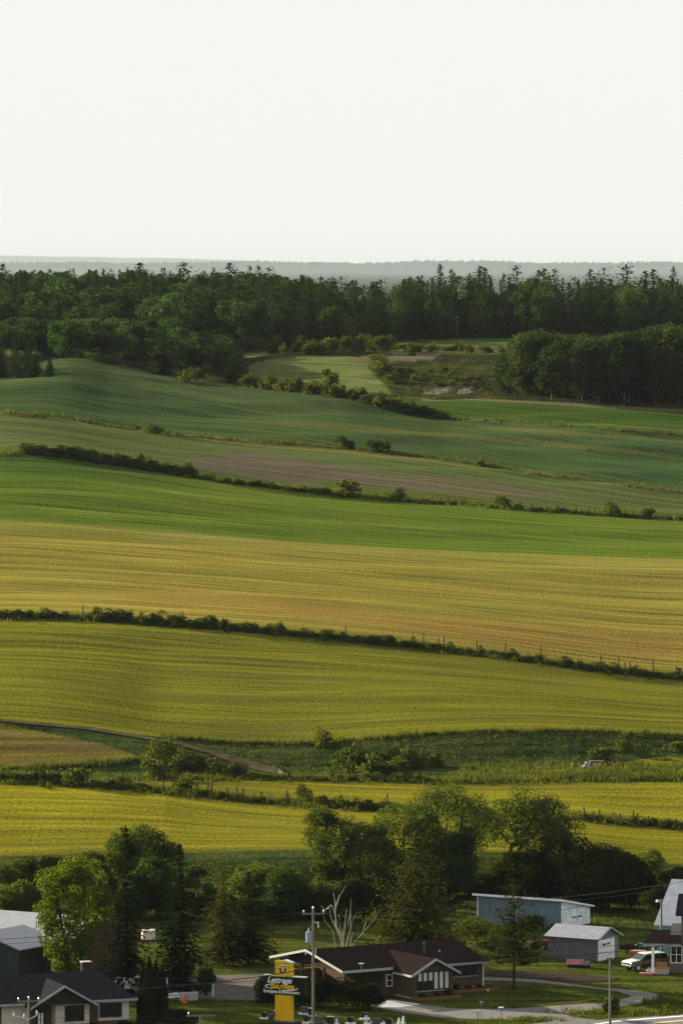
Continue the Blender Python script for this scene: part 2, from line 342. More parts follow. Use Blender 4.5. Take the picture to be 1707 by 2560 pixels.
    for q in range(5):
        c = inpoly(UU, VV, [(622,958),(622,915),(665,900),(740,893),(850,890),(900,893),(925,925),(970,970),(980,990),(800,990)]) & (np.abs(np.hypot((UU-690-q*42)/2.2, VV-985) - 62 + q*3) < 5) & (B >= 13) & (B <= 15); A[c] = (.115,.095,.062); Bc[c] = (.09,.08,.045)
    kn = inpoly(UU, VV, [(622,958),(622,915),(665,900),(740,893),(850,890),(900,893),(925,925),(970,970),(980,990),(800,990)]); setc(kn & (B >= 13) & (B <= 15), (.055,.080,.022), (.078,.084,.034), .05)
    setc(B == 15, (.045,.055,.016), (.075,.075,.026), .8)
    s = (B == 15) & (UU > 980) & (T > .45); setc(s, (.028,.055,.012), (.034,.058,.013), 0)
    s = inpoly(UU, VV, [(900,888),(1010,883),(1100,886),(1080,900),(960,906),(915,915)]); setc(s & (B >= 13) & (B <= 15), (.085,.068,.05), (.075,.065,.04), .7)
    setc((B >= 16), (.014,.02,.010), (.022,.028,.012), 1)
    setc((B >= 19), (.016,.026,.016), (.026,.036,.02), 1)
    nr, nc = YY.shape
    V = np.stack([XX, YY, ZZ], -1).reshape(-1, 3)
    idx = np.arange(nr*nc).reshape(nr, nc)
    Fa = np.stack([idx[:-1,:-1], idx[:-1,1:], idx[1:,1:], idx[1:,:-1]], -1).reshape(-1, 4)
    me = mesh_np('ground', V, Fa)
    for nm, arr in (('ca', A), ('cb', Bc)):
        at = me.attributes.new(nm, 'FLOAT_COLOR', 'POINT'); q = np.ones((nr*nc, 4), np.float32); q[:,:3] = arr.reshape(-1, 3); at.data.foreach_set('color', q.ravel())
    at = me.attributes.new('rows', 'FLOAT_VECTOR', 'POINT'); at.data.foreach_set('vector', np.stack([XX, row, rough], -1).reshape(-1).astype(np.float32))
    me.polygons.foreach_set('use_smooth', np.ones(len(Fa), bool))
    # ground material: tilled rows run along the field borders
    m = bpy.data.materials.new('fields'); m.use_nodes = True; N = m.node_tree.nodes; L = m.node_tree.links; b = N['Principled BSDF']
    N.remove(b); b = N.new('ShaderNodeBsdfDiffuse'); L.new(b.outputs[0], N['Material Output'].inputs['Surface'])
    ca = N.new('ShaderNodeAttribute'); ca.attribute_name = 'ca'; cb = N.new('ShaderNodeAttribute'); cb.attribute_name = 'cb'
    rw = N.new('ShaderNodeAttribute'); rw.attribute_name = 'rows'
    sp = N.new('ShaderNodeSeparateXYZ'); L.new(rw.outputs['Vector'], sp.inputs[0])
    def math_(op, a, b_=None, c=None):
        n = N.new('ShaderNodeMath'); n.operation = op
        for i, q in enumerate((a, b_, c)):
            if q is None: continue
            if isinstance(q, (int, float)): n.inputs[i].default_value = q
            else: L.new(q, n.inputs[i])
        return n.outputs[0]
    def noise(sx, sy, detail=4, dim='2D', rough_=.55):
        c = N.new('ShaderNodeCombineXYZ'); L.new(math_('MULTIPLY', sp.outputs[0], sx), c.inputs[0]); L.new(math_('MULTIPLY', sp.outputs[1], sy), c.inputs[1])
        n = N.new('ShaderNodeTexNoise'); n.noise_dimensions = dim; n.inputs['Scale'].default_value = 1; n.inputs['Detail'].default_value = detail; n.inputs['Roughness'].default_value = rough_
        L.new(c.outputs[0], n.inputs['Vector']); return n.outputs['Fac']
    streak = noise(.018, .16, 6, rough_=.68); patch = noise(.03, .012, 3); blot = noise(.25, .06, 5, rough_=.7); fine = noise(2.0, 1.1, 4, rough_=.75)
    rowl = noise(.05, .55, 3, rough_=.6)
    fieldmix = math_('ADD', math_('MULTIPLY', streak, .62), math_('ADD', math_('MULTIPLY', patch, .22), math_('MULTIPLY', rowl, .16)))
    roughmix = math_('ADD', math_('MULTIPLY', blot, .6), math_('MULTIPLY', fine, .4))
    mixv = N.new('ShaderNodeMix'); mixv.data_type = 'FLOAT'; L.new(sp.outputs[2], mixv.inputs[0]); L.new(fieldmix, mixv.inputs[2]); L.new(roughmix, mixv.inputs[3])
    mr = N.new('ShaderNodeMapRange'); mr.inputs[1].default_value = .40; mr.inputs[2].default_value = .60; L.new(mixv.outputs[0], mr.inputs[0])
    mc = N.new('ShaderNodeMix'); mc.data_type = 'RGBA'; L.new(mr.outputs[0], mc.inputs[0]); L.new(ca.outputs['Color'], mc.inputs[6]); L.new(cb.outputs['Color'], mc.inputs[7])
    # leaf-scale speckle: plants over bare soil
    mr2 = N.new('ShaderNodeMapRange'); mr2.inputs[1].default_value = .3; mr2.inputs[2].default_value = .7; mr2.inputs[3].default_value = .22; mr2.inputs[4].default_value = 1.72
    rowb = noise(.007, .42, 2); fr = math_('ADD', math_('MULTIPLY', fine, .45), math_('ADD', math_('MULTIPLY', rowl, .25), math_('MULTIPLY', rowb, .30)))
    L.new(fr, mr2.inputs[0])
    hs = N.new('ShaderNodeMix'); hs.data_type = 'RGBA'; hs.blend_type = 'MULTIPLY'; hs.inputs[0].default_value = 1
    L.new(mc.outputs[2], hs.inputs[6]); L.new(mr2.outputs[0], hs.inputs[7])
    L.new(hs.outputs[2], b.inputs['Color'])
    bp = N.new('ShaderNodeBump'); bp.inputs['Strength'].default_value = .5; bp.inputs['Distance'].default_value = .35
    L.new(math_('ADD', math_('MULTIPLY', fine, .5), math_('MULTIPLY', rowl, .5)), bp.inputs['Height']); L.new(bp.outputs['Normal'], b.inputs['Normal'])
    o = link_mesh('ground', me, m); tag(o, 'rolling farm fields in strips of yellow, gold and green', 'ground', kind='structure')
build_ground()
def sheet(name, pts, m, z, label, cat, ground=False, kind='structure', th=.004, sub=1):
    vs = [G(u, v) for u, v in pts]
    mb = MB(); i = mb.pts([(p.x, p.y, (p.z if ground else 0) + z) for p in vs]); mb.f.append(tuple(range(i, i+len(vs))))
    o = mb.build(name, m); return tag(o, label, cat, kind=kind)
def ribbon(name, pts, widths, m, dz, label, n=40):
    us = np.linspace(0, len(pts)-1, n); mb = MB(); prev = None
    for q in us:
        u = np.interp(q, range(len(pts)), [p[0] for p in pts]); v = np.interp(q, range(len(pts)), [p[1] for p in pts]); w = np.interp(q, range(len(pts)), widths)
        a = G(u, v); row = []
        for s in (-1, -.33, .33, 1):
            y = a.y + s*w; x = a.x; row.append((x, y, gz(x, y) + dz))
        i = mb.pts(row)
        if prev is not None:
            for k in range(3): mb.f.append((prev+k, i+k, i+k+1, prev+k+1))
        prev = i
    return tag(mb.build(name, m), label, 'track', kind='structure')
ribbon('dirt_track', [(-250,1790),(0,1802),(218,1822),(435,1858),(540,1886),(640,1918),(720,1938)], [.7,.8,1.2,1.6,1.9,2.6,3.5], M['dirt'], .14, 'bare dirt track slanting down through the cutting')
# ------------------------------------------------------------------ plants
def cards(pos, nrm, sz, aspect=.6, tang=None):
    n = len(pos); nrm = nrm / (np.linalg.norm(nrm, axis=1, keepdims=True)+1e-9)
    if tang is None: tang = NR.normal(size=(n, 3))
    t = tang - nrm*np.sum(tang*nrm, 1, keepdims=True); t /= np.linalg.norm(t, axis=1, keepdims=True)+1e-9
    b = np.cross(nrm, t); s = sz[:,None]
    V = np.stack([pos-t*s, pos-b*s*aspect, pos+t*s, pos+b*s*aspect], 1)
    return V.reshape(-1, 3)
def leaf_mesh(name, V):
    n = len(V)//4; return mesh_np(name, V, np.arange(4*n).reshape(n, 4))
def clump_cards(cent, rad, per, size, up=.25, jit=.42):
    cent = np.repeat(np.asarray(cent), per, 0); rad = np.repeat(np.asarray(rad), per, 0)
    d = NR.normal(size=cent.shape); d[:,2] += up; d /= np.linalg.norm(d, axis=1, keepdims=True)
    r = .45 + .6*np.sqrt(NR.random((len(cent), 1)))
    pos = cent + d*rad*r; nn = d/rad; nn /= np.linalg.norm(nn, axis=1, keepdims=True)
    return cards(pos, nn + NR.normal(size=pos.shape)*jit, size*NR.uniform(.55, 1.3, len(pos)))
def tree_root(name, label, cat, crown_me, trunk_me, cm, tm, group=None):
    t = thing(name, label, cat, group=group); link_mesh('trunk', trunk_me, tm, t); link_mesh('crown', crown_me, cm, t); return t
def broadleaf(h, w, ncl, per, leaf, th=.22, seed=0, squash=.8, cr=(.15,.26), stems=1):
    """crown clumps + a limbed trunk, built at real size"""
    rg = np.random.default_rng(seed); cen = []; rad = []
    z0 = h*th; cz = (h+z0)/2; hz = (h-z0)/2
    for _ in range(ncl):
        d = rg.normal(size=3); d /= np.linalg.norm(d); q = rg.uniform(.45, .95)**.6
        r = w*rg.uniform(*cr); p = np.array([d[0]*(w/2-r*.3)*q, d[1]*(w/2-r*.3)*q, cz + d[2]*(hz-r*.5)*q])
        if p[2] < cz: p[:2] *= .85
        cen.append(p); rad.append([r, r, r*squash])
    cen = np.array(cen); rad = np.array(rad); cen[:,2] *= h/np.max(cen[:,2] + rad[:,2]*.95)
    crown = leaf_mesh('crown', clump_cards(cen, rad, per, leaf))
    mb = MB(); r0 = h*.018
    tops = []
    for s in range(stems):
        ox = (s-(stems-1)/2)*r0*2.4; lean = rg.uniform(-.05, .05)*h + (s-(stems-1)/2)*.1*h
        path = [(ox*.4, 0, -.3), (ox, 0, h*.12), (ox+lean*.5, rg.uniform(-.02,.02)*h, h*.35), (ox+lean, 0, h*.62), (ox+lean*1.2, 0, h*.86)]
        mb.tube(path, [r0*1.25, r0, r0*.8, r0*.45, r0*.12], 7); tops += [path[2], path[3]]
    for k in rg.choice(len(cen), min(len(cen), 9), replace=False):
        a = Vector(tops[rg.integers(len(tops))]); b = Vector(cen[k]); mid = a.lerp(b, .5) + Vector((0, 0, -.03*h))
        mb.tube([a, mid, b], [r0*.4, r0*.25, r0*.08], 5)
    return crown, mb.mesh('trunk')
def spruce(h, w, lev, leaf, seed=0, th=.06, droop=.35, open_=0, pw=.85, den=1.):
    rg = np.random.default_rng(seed); pos = []; nr = []; tg = []; sz = []
    for i in range(lev):
        t = i/(lev-1)*.97; z = h*(th + (1-th)*t) ; L0 = w/2*1.15*(1-t)**pw*rg.uniform(.75, 1.1) + .012*w
        nb = int(den*max(7, int(9*(1-t)+5)))
        for k in range(nb):
            if rg.random() < open_: continue
            a = rg.uniform(0, 2*PI); Lb = L0*rg.uniform(.6, 1.12); ns = max(2, int(Lb/leaf/1.1)+1)
            for j in range(ns):
                q = (j+rg.random())/ns; rr = Lb*(.12+.88*q); zz = z - droop*(.25+.75*(1-t))*rr*(q*.9) + rg.normal()*.12*leaf*3 + (.25*rr*q*q if droop < .2 else 0)
                pos.append((rr*math.cos(a)+rg.normal()*leaf*.4, rr*math.sin(a)+rg.normal()*leaf*.4, zz)); nr.append((rg.normal()*.5+math.cos(a)*.35, rg.normal()*.5+math.sin(a)*.35, 1))
                tg.append((math.cos(a)+rg.normal()*.4, math.sin(a)+rg.normal()*.4, -droop)); sz.append(leaf*rg.uniform(.7, 1.4)*(1.15-.4*q)*(1-.4*t))
    for k in range(10):      # leader shoot
        a = k*PI/5; pos.append((.05*math.cos(a), .05*math.sin(a), h*(1-.03*(k % 4)/3)-leaf*.5)); nr.append((math.cos(a), math.sin(a), .1)); tg.append((0,0,1)); sz.append(leaf*.6)
    pos = np.array(pos); pos[:,2] = np.minimum(pos[:,2], h)
    crown = leaf_mesh('crown', cards(pos, np.array(nr), np.array(sz), .45, np.array(tg)))
    mb = MB(); mb.tube([(0,0,-.3),(0,0,h*.4),(0,0,h*.97)], [h*.014, h*.01, h*.002], 6)
    return crown, mb.mesh('trunk')
def shrub(h, w, ncl, per, leaf, seed):
    rg = np.random.default_rng(seed); cen = []; rad = []
    for _ in range(ncl):
        a = rg.uniform(0, 2*PI); q = rg.random()**.6*w*.36; r = rg.uniform(.2, .34)*min(w, h*1.3); zz = rg.uniform(.25, .8)*h*(1-.5*(q/(w*.5))**2)
        cen.append((q*math.cos(a), q*math.sin(a), max(r*.5, zz-r*.3))); rad.append((r, r, r*.9))
    return leaf_mesh('shrub', clump_cards(cen, rad, per, leaf, .35, .7))
def place(root, first, u, v, h, proto_h, label, group=None, wf=1., used=set()):
    p = G(u, v); s = h/proto_h
    return put(root, p, s, label, group, wf)
USED = set()
def put(root, p, s, label=None, group=None, wf=1., rz=None):
    rz = R.uniform(0, 2*PI) if rz is None else rz; sc = (s*wf, s*wf, s)
    if root.name in USED: o = dup(root, p, rz, sc, label, group)
    else:
        USED.add(root.name); o = root; o.location = p; o.rotation_euler = (0,0,rz); o.scale = sc
        if label: o['label'] = label
        if group: o['group'] = group
    return o
# --- forest prototypes (real size, metres)
LBL_B = 'round green broadleaf tree in the wood on the far hill'; GB = 'broadleaf trees of the far wood'
LBL_S = 'dark pointed spruce in the wood on the far hill'; GS = 'spruces of the far wood'
LBL_A = 'slender pale trunked aspen in the right hand grove below the far wood'; GA = 'aspens of the right hand grove'
LBL_L = 'rounded dark broadleaf tree in the grove on the left hillside'; GL = 'broadleaf trees of the left grove'
BF = [tree_root('forest_tree', LBL_B, 'broadleaf tree', *broadleaf(14, 8.5, 22, 75, .42, .15, 20+i, .85, (.16,.27)), M['leaf_forest'], M['bark'], GB) for i in range(4)]
LF = [tree_root('grove_tree', LBL_L, 'broadleaf tree', *broadleaf(13, 9.5, 24, 80, .40, .08, 40+i, .85, (.16,.27)), M['leaf_forest'], M['bark'], GL) for i in range(3)]
SF = [tree_root('spruce', LBL_S, 'spruce', *spruce(18, (8,9,11,10)[i], (30,26,30,22)[i], .66, 50+i, .03, (.5,.6,.4,.15)[i], (0,0,.05,.15)[i], (.9,.8,.68,.42)[i]), M['needle_forest'], M['bark'], GS) for i in range(4)]
AF = [tree_root('aspen', LBL_A, 'aspen', *broadleaf(16, 8.5, 30, 85, .38, .02, 60+i, .95, (.16,.28)), M['leaf_aspen'], M['pale_bark'], GA) for i in range(4)]
def stand(protos, ph, n, u0, u1, base, top, depth, hmin, hmax, mind=3.2, wf=(.9,1.2), topjit=14, frac=1.0):
    """trees of a stand: feet on the ground between its front edge and depth metres behind it"""
    done = []; tries = 0
    while len(done) < n and tries < n*30:
        tries += 1
        u = R.uniform(u0, u1); vb = np.interp(u, base[0], base[1]); g = G(u, vb)
        q = R.random()**frac; Y = g.y + q*depth; X = (u-UC)/F*Y
        if any((X-a)**2 + ((Y-b)*.6)**2 < mind**2 for a, b in done): continue
        z = gz(X, Y); vt = np.interp(u, top[0], top[1]) + abs(R.gauss(0, 1))*topjit
        ht = (ZC - (vt-VH)/F*Y) - z; h = min(R.uniform(hmin, hmax), ht)
        if h < 3: continue
        done.append((X, Y)); put(R.choice(protos), Vector((X, Y, z-.2)), h/ph, wf=R.uniform(*wf))
base5 = cv((-100,872),(0,868),(600,878),(900,870),(985,860),(1000,850),(1280,846),(1800,846))
top5 = cv((-100,672),(0,672),(100,672),(200,668),(330,664),(420,664),(500,675),(560,668),(640,680),(740,684),(900,688),(1000,690),(1090,682),(1180,672),(1250,675),(1310,690),(1380,690),(1450,688),(1530,690),(1600,692),(1707,690),(1800,690))
topL = cv((-100,690),(0,690),(300,690),(600,700),(760,720))
# left hill: mixed, mostly broadleaf, several layers deep
stand(BF, 14, 150, -80, 780, base5, top5, 260, 11, 16, 5, (.95,1.3), 10, .8)
stand(SF, 18, 75, -60, 760, base5, top5, 260, 14, 21, 5, (.8,1.1), 6, .6)
# right: mostly spruce
stand(SF, 18, 165, 640, 1800, base5, top5, 130, 11, 23, 3.3, (.8,1.3), 17, .9)
stand(BF, 14, 55, 700, 1800, base5, top5, 125, 10, 19, 4, (.8,1.15), 14, .75)
# sky-line spruces that stand clear of the rest
for u, vt in ((350,655),(460,656),(535,668),(575,656),(625,664),(646,663),(672,668),(1100,660),(1128,672),(1200,664),(1212,668),(1290,662),(1345,674),(1360,670),(1385,672),(1475,672),(1508,668),(1565,660),(1612,676),(1632,672),(1682,666),(8,658),(125,672)):
    Y = 1640 + R.uniform(0, 60); X = (u-UC)/F*Y; z = gz(X, Y); h = ZC-(vt-VH)/F*Y - z
    put(R.choice((SF[1], SF[2], SF[3])), Vector((X, Y, z)), h/18, wf=R.uniform(1.15, 1.6) * (1.3 if u in (350,575,460,1565) else 1))
# left grove
baseL = cv((-60,905),(120,893),(300,908),(420,918),(520,935),(600,948)); topLg = cv((-60,800),(0,800),(60,785),(150,795),(250,784),(330,788),(440,787),(462,815),(520,816),(570,832),(600,880))
stand(LF, 13, 62, -60, 590, baseL, topLg, 60, 9, 13.5, 4, (.95,1.25), 8, .9)
stand(SF, 18, 10, 100, 420, baseL, topLg, 25, 8, 11, 4, (.8,1.1), 20)
stand(SF, 18, 16, -40, 132, cv((-60,948),(140,944)), cv((-60,840),(0,842),(70,838),(110,862),(140,905)), 25, 6, 11, 3, (1,1.35), 8)
LONE = [('tall dark spruce standing at the foot of the left grove', 410, 936, 832, 1.35), ('dark spruce at the right tip of the left grove', 583, 958, 868, 1.6)]
for lb, u, vb, vt, wf in LONE:
    p = G(u, vb); put(SF[1], p, (vb-vt)/(F/p.y)/18, lb, wf=wf)['group'] = 'lone spruces below the left grove'
# right hand aspens
stand(AF, 16, 125, 1238, 1820, cv((1230,985),(1300,998),(1400,1006),(1820,1025)), cv((1225,925),(1262,880),(1290,845),(1320,810),(1350,820),(1400,824),(1500,832),(1580,820),(1640,806),(1720,802),(1820,800)), 70, 12, 18.5, 2.6, (.85,1.15), 10, .8)
# ------------------------------------------------------------------ far ridge wood (one mass)
def far_wood():
    V = []; Fc = []
    for _ in range(5600):
        u = R.uniform(-500, 2250); Y = R.uniform(56500, 61000); X = (u-UC)/F*Y; z = gz(X, Y) + 7*math.sin(u*.013+Y*.0003) + 4*math.sin(u*.031+1)
        h = R.uniform(16, 34) * (1.5 if R.random() < .12 else 1); w = R.uniform(10, 20); i = len(V)
        ring = [(X + w*math.cos(a+k*PI/3)*R.uniform(.7,1.1), Y + w*math.sin(a+k*PI/3)*R.uniform(.7,1.1), z + h*R.uniform(.25,.5)) for a in (R.random(),) for k in range(6)]
        V += [(X, Y, z-1)] + ring + [(X+R.uniform(-1,1), Y, z+h)]
        for k in range(6): Fc += [(i, i+1+(k+1) % 6, i+1+k), (i+7, i+1+k, i+1+(k+1) % 6)]
    o = link_mesh('far_woods', mesh_np('far_woods', V, Fc), M['leaf_forest']); tag(o, 'hazy blue line of woods on the distant ridge', 'woods', kind='stuff')
far_wood()
# ------------------------------------------------------------------ shrubs on the hills
SHR = [link_mesh('bush', shrub(2.6, 3.2, 9, 60, .2, 70+i), M['leaf_shrub']) for i in range(5)]
def bush(u, v, hpx, wpx, label, group=None, name='bush', mt=None):
    p = G(u, v); s = F/p.y; h = hpx/s; w = wpx/s; r = R.choice(SHR)
    if r.name in USED: o = r.copy(); C.objects.link(o)
    else: USED.add(r.name); o = r
    o.location = p - Vector((0,0,.1*h)); o.rotation_euler = (0,0,R.uniform(0,6.28)); o.scale = (w/2.45, w/2.45, h/1.95)
    tag(o, label, 'bush', group); 
    if not group and 'group' in o: del o['group']
    return o
def hedge(pts, n, h, w, label, group, jit=3, gaps=()):
    us = [p[0] for p in pts]; vs = [p[1] for p in pts]
    for i in range(n):
        u = us[0] + (us[-1]-us[0])*(i+R.uniform(.1,.9))/n
        if any(a < u < b for a, b in gaps): continue
        bush(u, np.interp(u, us, vs)+R.uniform(-1,jit), R.uniform(*h), R.uniform(*w), label, group)
H3 = [(-20,1134),(87,1130),(174,1143),(327,1166),(468,1190),(600,1209),(817,1235),(925,1245),(1089,1258),(1361,1277),(1524,1288),(1720,1301)]
hedge([(60,1130),(174,1144),(327,1167),(480,1192)], 34, (18,36), (24,44), 'dark bush in the thick left part of the upper hedge', 'bushes of the upper hedge on the left')
hedge([(480,1192),(600,1210),(830,1236)], 22, (8,17), (16,34), 'low bush along the middle of the upper hedge', 'low bushes of the upper hedge')
hedge([(930,1246),(1089,1258),(1400,1280),(1715,1302)], 22, (6,13), (14,30), 'low scrubby bush along the right part of the upper fence', 'scrubby bushes of the upper fence')
for u, vb, h, w, lb in ((866,1240,46,58,'largest round bush in the upper hedge, dark green'),(994,1250,30,44,'rounded light bush just right of the largest hedge bush'),(1258,1270,28,40,'bushy clump on the upper fence, right of centre'),(1530,1290,36,42,'tall round bush on the upper fence near the right edge'),(1620,1296,30,34,'small round bush at the right end of the upper fence'),
    (868,1122,32,44,'yellowish bush on the grass line, left of a darker one'),(945,1130,34,58,'dark round bush on the grass line in the middle of the hill'),(1203,1166,24,26,'small bush on the grass line to the right'),(345,1077,14,16,'tiny bush on the upper grass line, left one of the pair'),(386,1083,22,40,'small wide bush on the upper grass line'),
    (482,956,34,58,'pale green bush in front of the left grove'),(694,873,38,30,'bright little tree like bush at the edge of the far wood'),(1028,890,34,20,'thin bright sapling on the far terrace'),
    (960,945,52,40,'dark bush on the left slope of the hollow')):
    bush(u, vb, h, w, lb)
bush(826,978,56,44,'small dark spire shaped bush among the hill scrub')
hedge([(610,966),(680,972),(760,980),(880,996),(980,1022),(1040,1036),(1115,1046)], 40, (16,36), (22,46), 'scrubby bush in the band running down the far hill', 'scrub band on the far hill', 4)
hedge([(970,874),(1060,876),(1180,878),(1260,880)], 13, (10,26), (18,40), 'low bush on the far terrace below the spruces', 'bushes of the far terrace')
hedge([(600,880),(720,882),(860,880),(980,876)], 18, (16,44), (22,44), 'bush along the front edge of the far wood', 'bushes fronting the far wood')
hedge([(940,905),(960,930),(985,960)], 9, (14,30), (22,44), 'bush on the slope of the grassy hollow', 'bushes of the hollow')
hedge([(985,925),(1080,930),(1220,935)], 22, (7,16), (12,30), 'small scrub bush dotted over the grassy hollow', 'scrub dotted over the hollow', 45)
hedge([(240,902),(330,918),(420,938)], 10, (10,18), (20,40), 'low scrub bush at the foot of the left grove', 'scrub under the left grove')
H2 = [(-20,1541),(207,1545),(381,1559),(600,1575),(795,1592),(980,1611),(1143,1630),(1361,1657),(1524,1679),(1720,1697)]
hedge([(-10,1540),(170,1545)], 9, (14,36), (22,40), 'leafy bush at the left end of the middle hedge', 'bushes at the left end of the middle hedge')
hedge([(215,1547),(381,1560),(640,1578)], 24, (16,36), (20,42), 'leafy bush in the left half of the middle hedge', 'bushes of the middle hedge on the left')
hedge([(640,1578),(795,1593),(1000,1614),(1143,1631),(1360,1657)], 34, (12,26), (18,40), 'low bush in the right half of the middle hedge', 'bushes of the middle hedge on the right')
hedge([(1400,1663),(1524,1680),(1715,1697)], 16, (12,26), (20,36), 'bush among posts at the right end of the middle hedge', 'bushes at the right end of the middle hedge')
for u, vb, h, w, lb in ((195,1965,50,62,'large round bush on the lower fence, left of the posts'),(760,2006,44,40,'dark round bush on the lower fence near the willows'),(808,1866,46,44,'round dark bush at the top of the grassy bank'),(410,1918,66,62,'tallest light green bush in the cutting by the track'),(396,1946,48,70,'dark rounded bush at the foot of the cutting'),(1090,1918,38,34,'round bush alone on the dark grassy bank'),(1506,1900,34,62,'light bush behind the concrete slab'),(1560,1878,40,34,'dark bush on the shaded bank to the right'),(1690,1880,30,36,'bush at the right edge of the shaded bank'),
    (465,1978,40,50,'spreading bush on the lower fence between leaning posts'),(300,1968,24,50,'low bush beside the first posts of the lower fence')):
    bush(u, vb, h, w, lb)
hedge([(860,1900),(910,1920),(960,1925),(1030,1905)], 18, (30,58), (40,66), 'bush of the dark thicket on the grassy bank', 'thicket on the grassy bank', 20)
hedge([(440,1925),(520,1932),(600,1935)], 13, (20,46), (30,52), 'green bush in the cutting below the track', 'bushes in the cutting', 8)
hedge([(-10,1950),(70,1952),(170,1960)], 9, (14,34), (26,44), 'low bush at the left end of the lower fence', 'bushes at the left end of the lower fence')
hedge([(240,1966),(435,1982),(650,2004),(720,2008)], 16, (8,18), (20,40), 'low weedy bush along the lower fence', 'weedy bushes of the lower fence')
hedge([(780,2012),(870,2020),(1000,2028)], 12, (16,38), (24,44), 'bush on the lower fence beside the willows', 'bushes of the fence by the willows')
hedge([(1460,2048),(1560,2060),(1715,2068)], 12, (10,26), (20,40), 'weedy bush on the fence at the right', 'weedy bushes of the right fence')
hedge([(650,1946),(760,1948),(960,1950),(1100,1950)], 14, (8,22), (16,36), 'weedy bush at the foot of the grassy bank', 'weeds at the foot of the bank')
# ------------------------------------------------------------------ rough grass (nobody could count it)
def grass():
    pts = []
    def line(p, n, jv, ju=0):
        us = [a for a, _ in p]; vs = [b for _, b in p]
        for _ in range(n):
            u = R.uniform(us[0], us[-1]); pts.append((u, np.interp(u, us, vs) + R.gauss(0, jv), R.uniform(.35,.9)))
    line(H3, 900, 2.5); line([(600,966),(880,996),(1115,1047),(1400,1065),(1710,1089)], 200, 2)
    line([(0,1031),(163,1045),(348,1079),(468,1090),(850,1121),(1143,1153),(1361,1188),(1707,1232)], 330, 2)
    line(H2, 1600, 4); line([(-10,1952),(260,1964),(435,1980),(653,2004),(870,2019),(1200,2033),(1450,2044),(1707,2068)], 1700, 5)
    line([(-10,1936),(270,1946),(700,1946),(950,1951),(1200,1954),(1400,1950),(1707,1946)], 1400, 4)
    line([(-10,1924),(130,1920),(270,1908),(370,1897)], 300, 3)
    line([(400,1842),(600,1858),(760,1861),(850,1854),(1034,1839),(1200,1830),(1415,1828),(1707,1841)], 800, 2)
    for _ in range(1500):
        u = R.uniform(420, 1720); lo = np.interp(u, [420,600,760,1034,1415,1720], [1850,1862,1864,1842,1832,1844]); hi = 1945
        pts.append((u, R.uniform(lo, hi), R.uniform(.15,.35)))
    for _ in range(800): pts.append((R.uniform(1150,1720), R.uniform(1912,1948), R.uniform(.4,.9)))
    for _ in range(1800): pts.append((R.uniform(-10,1715), R.uniform(2208,2330), R.uniform(.2,.5)))
    for _ in range(700): pts.append((R.uniform(-10,1715), R.uniform(2150,2200), R.uniform(.12,.28)))
    for _ in range(700): pts.append((R.gauss(1690,28), R.gauss(2512,7), R.uniform(.3,.8)))
    for _ in range(160): pts.append((R.gauss(1330,35), R.gauss(2549,3), R.uniform(.12,.35)))
    for _ in range(400): pts.append((R.gauss(1560,80), R.gauss(2531,3.5), R.uniform(.15,.4)))
    for _ in range(450): pts.append((R.uniform(960,1250), R.uniform(900,1000), R.uniform(.15,.35)))
    pos = []; hs = []
    for u, v, h in pts:
        if u < 730 and abs(v-np.interp(u, [0,218,435,540,640,720], [1802,1822,1858,1886,1918,1938])) < 9: continue
        g = G(u, v); pos.append(g); hs.append(h)
    V = []; Fc = []
    for p, h in zip(pos, hs):
        h *= 1 + max(0, (p.y-800)/900)
        for k in range(6):
            a = R.uniform(0, 6.28); d = R.uniform(.2, .95); w = .05+.06*h; x = p.x+R.uniform(-.4,.4); y = p.y+R.uniform(-.6,.6); i = len(V)
            lx, ly = math.cos(a)*d*h, math.sin(a)*d*h; hh = h*R.uniform(.6, 1.15)
            V += [(x-math.sin(a)*w, y+math.cos(a)*w, p.z-.05), (x+math.sin(a)*w, y-math.cos(a)*w, p.z-.05), (x+lx, y+ly, p.z+hh)]; Fc.append((i, i+1, i+2))
    o = link_mesh('rough_grass', mesh_np('rough_grass', V, Fc), M['grass_tuft']); tag(o, 'tall rough grass along the banks and field margins', 'grass', kind='stuff')
grass()
# ------------------------------------------------------------------ fences
def fence(pts, posts, h, label, wires=True):
    first = G(*posts[0][:2]); t = thing('field_fence', label, 'fence', (first.x, first.y, first.z)); w = []
    for u, v, hp in posts:
        p = G(u, v) - first; s = F/(p.y+first.y); hh = hp/s*1.35; lean = R.gauss(0, .07)*hh
        MB().tube([(p.x, p.y, p.z-.3), (p.x+lean, p.y, p.z+hh)], [.11, .09], 6).build('post', M['post'], t); w.append((p, hh, lean))
    mb = MB()
    for (a, ha, la), (b, hb, lb) in zip(w, w[1:]):
        if abs(a.x-b.x) > 18: continue
        for q in (.45, .85): mb.tube([a+Vector((la*q,0,ha*q)), b+Vector((lb*q,0,hb*q))], .012, 4, False)
    if mb.v: mb.build('wire', M['wire'], t)
def on(line, us, h, j=3): return [(u, np.interp(u, [a for a, _ in line], [b for _, b in line]) + R.uniform(-j, j)*.3, R.uniform(*h)) for u in us]
LF1 = [(0,1955),(260,1966),(435,1982),(653,2004),(870,2020),(1200,2034)]
fence(LF1, on(LF1, [102,218,275,283,318,348,410,432,518,526,569,592,610,653,714,722,960,968,1025], (16,30)), 0, 'leaning old post fence between the two yellow fields, left side')
LF2 = [(1440,2046),(1580,2062),(1720,2070)]
fence(LF2, on(LF2, [1462,1480,1497,1550,1584,1590,1620,1668,1686,1690], (14,30)), 0, 'post fence at the right end below the yellow strip')
LF3 = H2
fence(LF3, on(LF3, [207,330,455,560,700,860,1034,1058,1094,1110,1192,1260,1350,1500,1546,1560,1575,1632,1690], (20,30)), 0, 'row of dark posts in the middle hedge below the golden field')
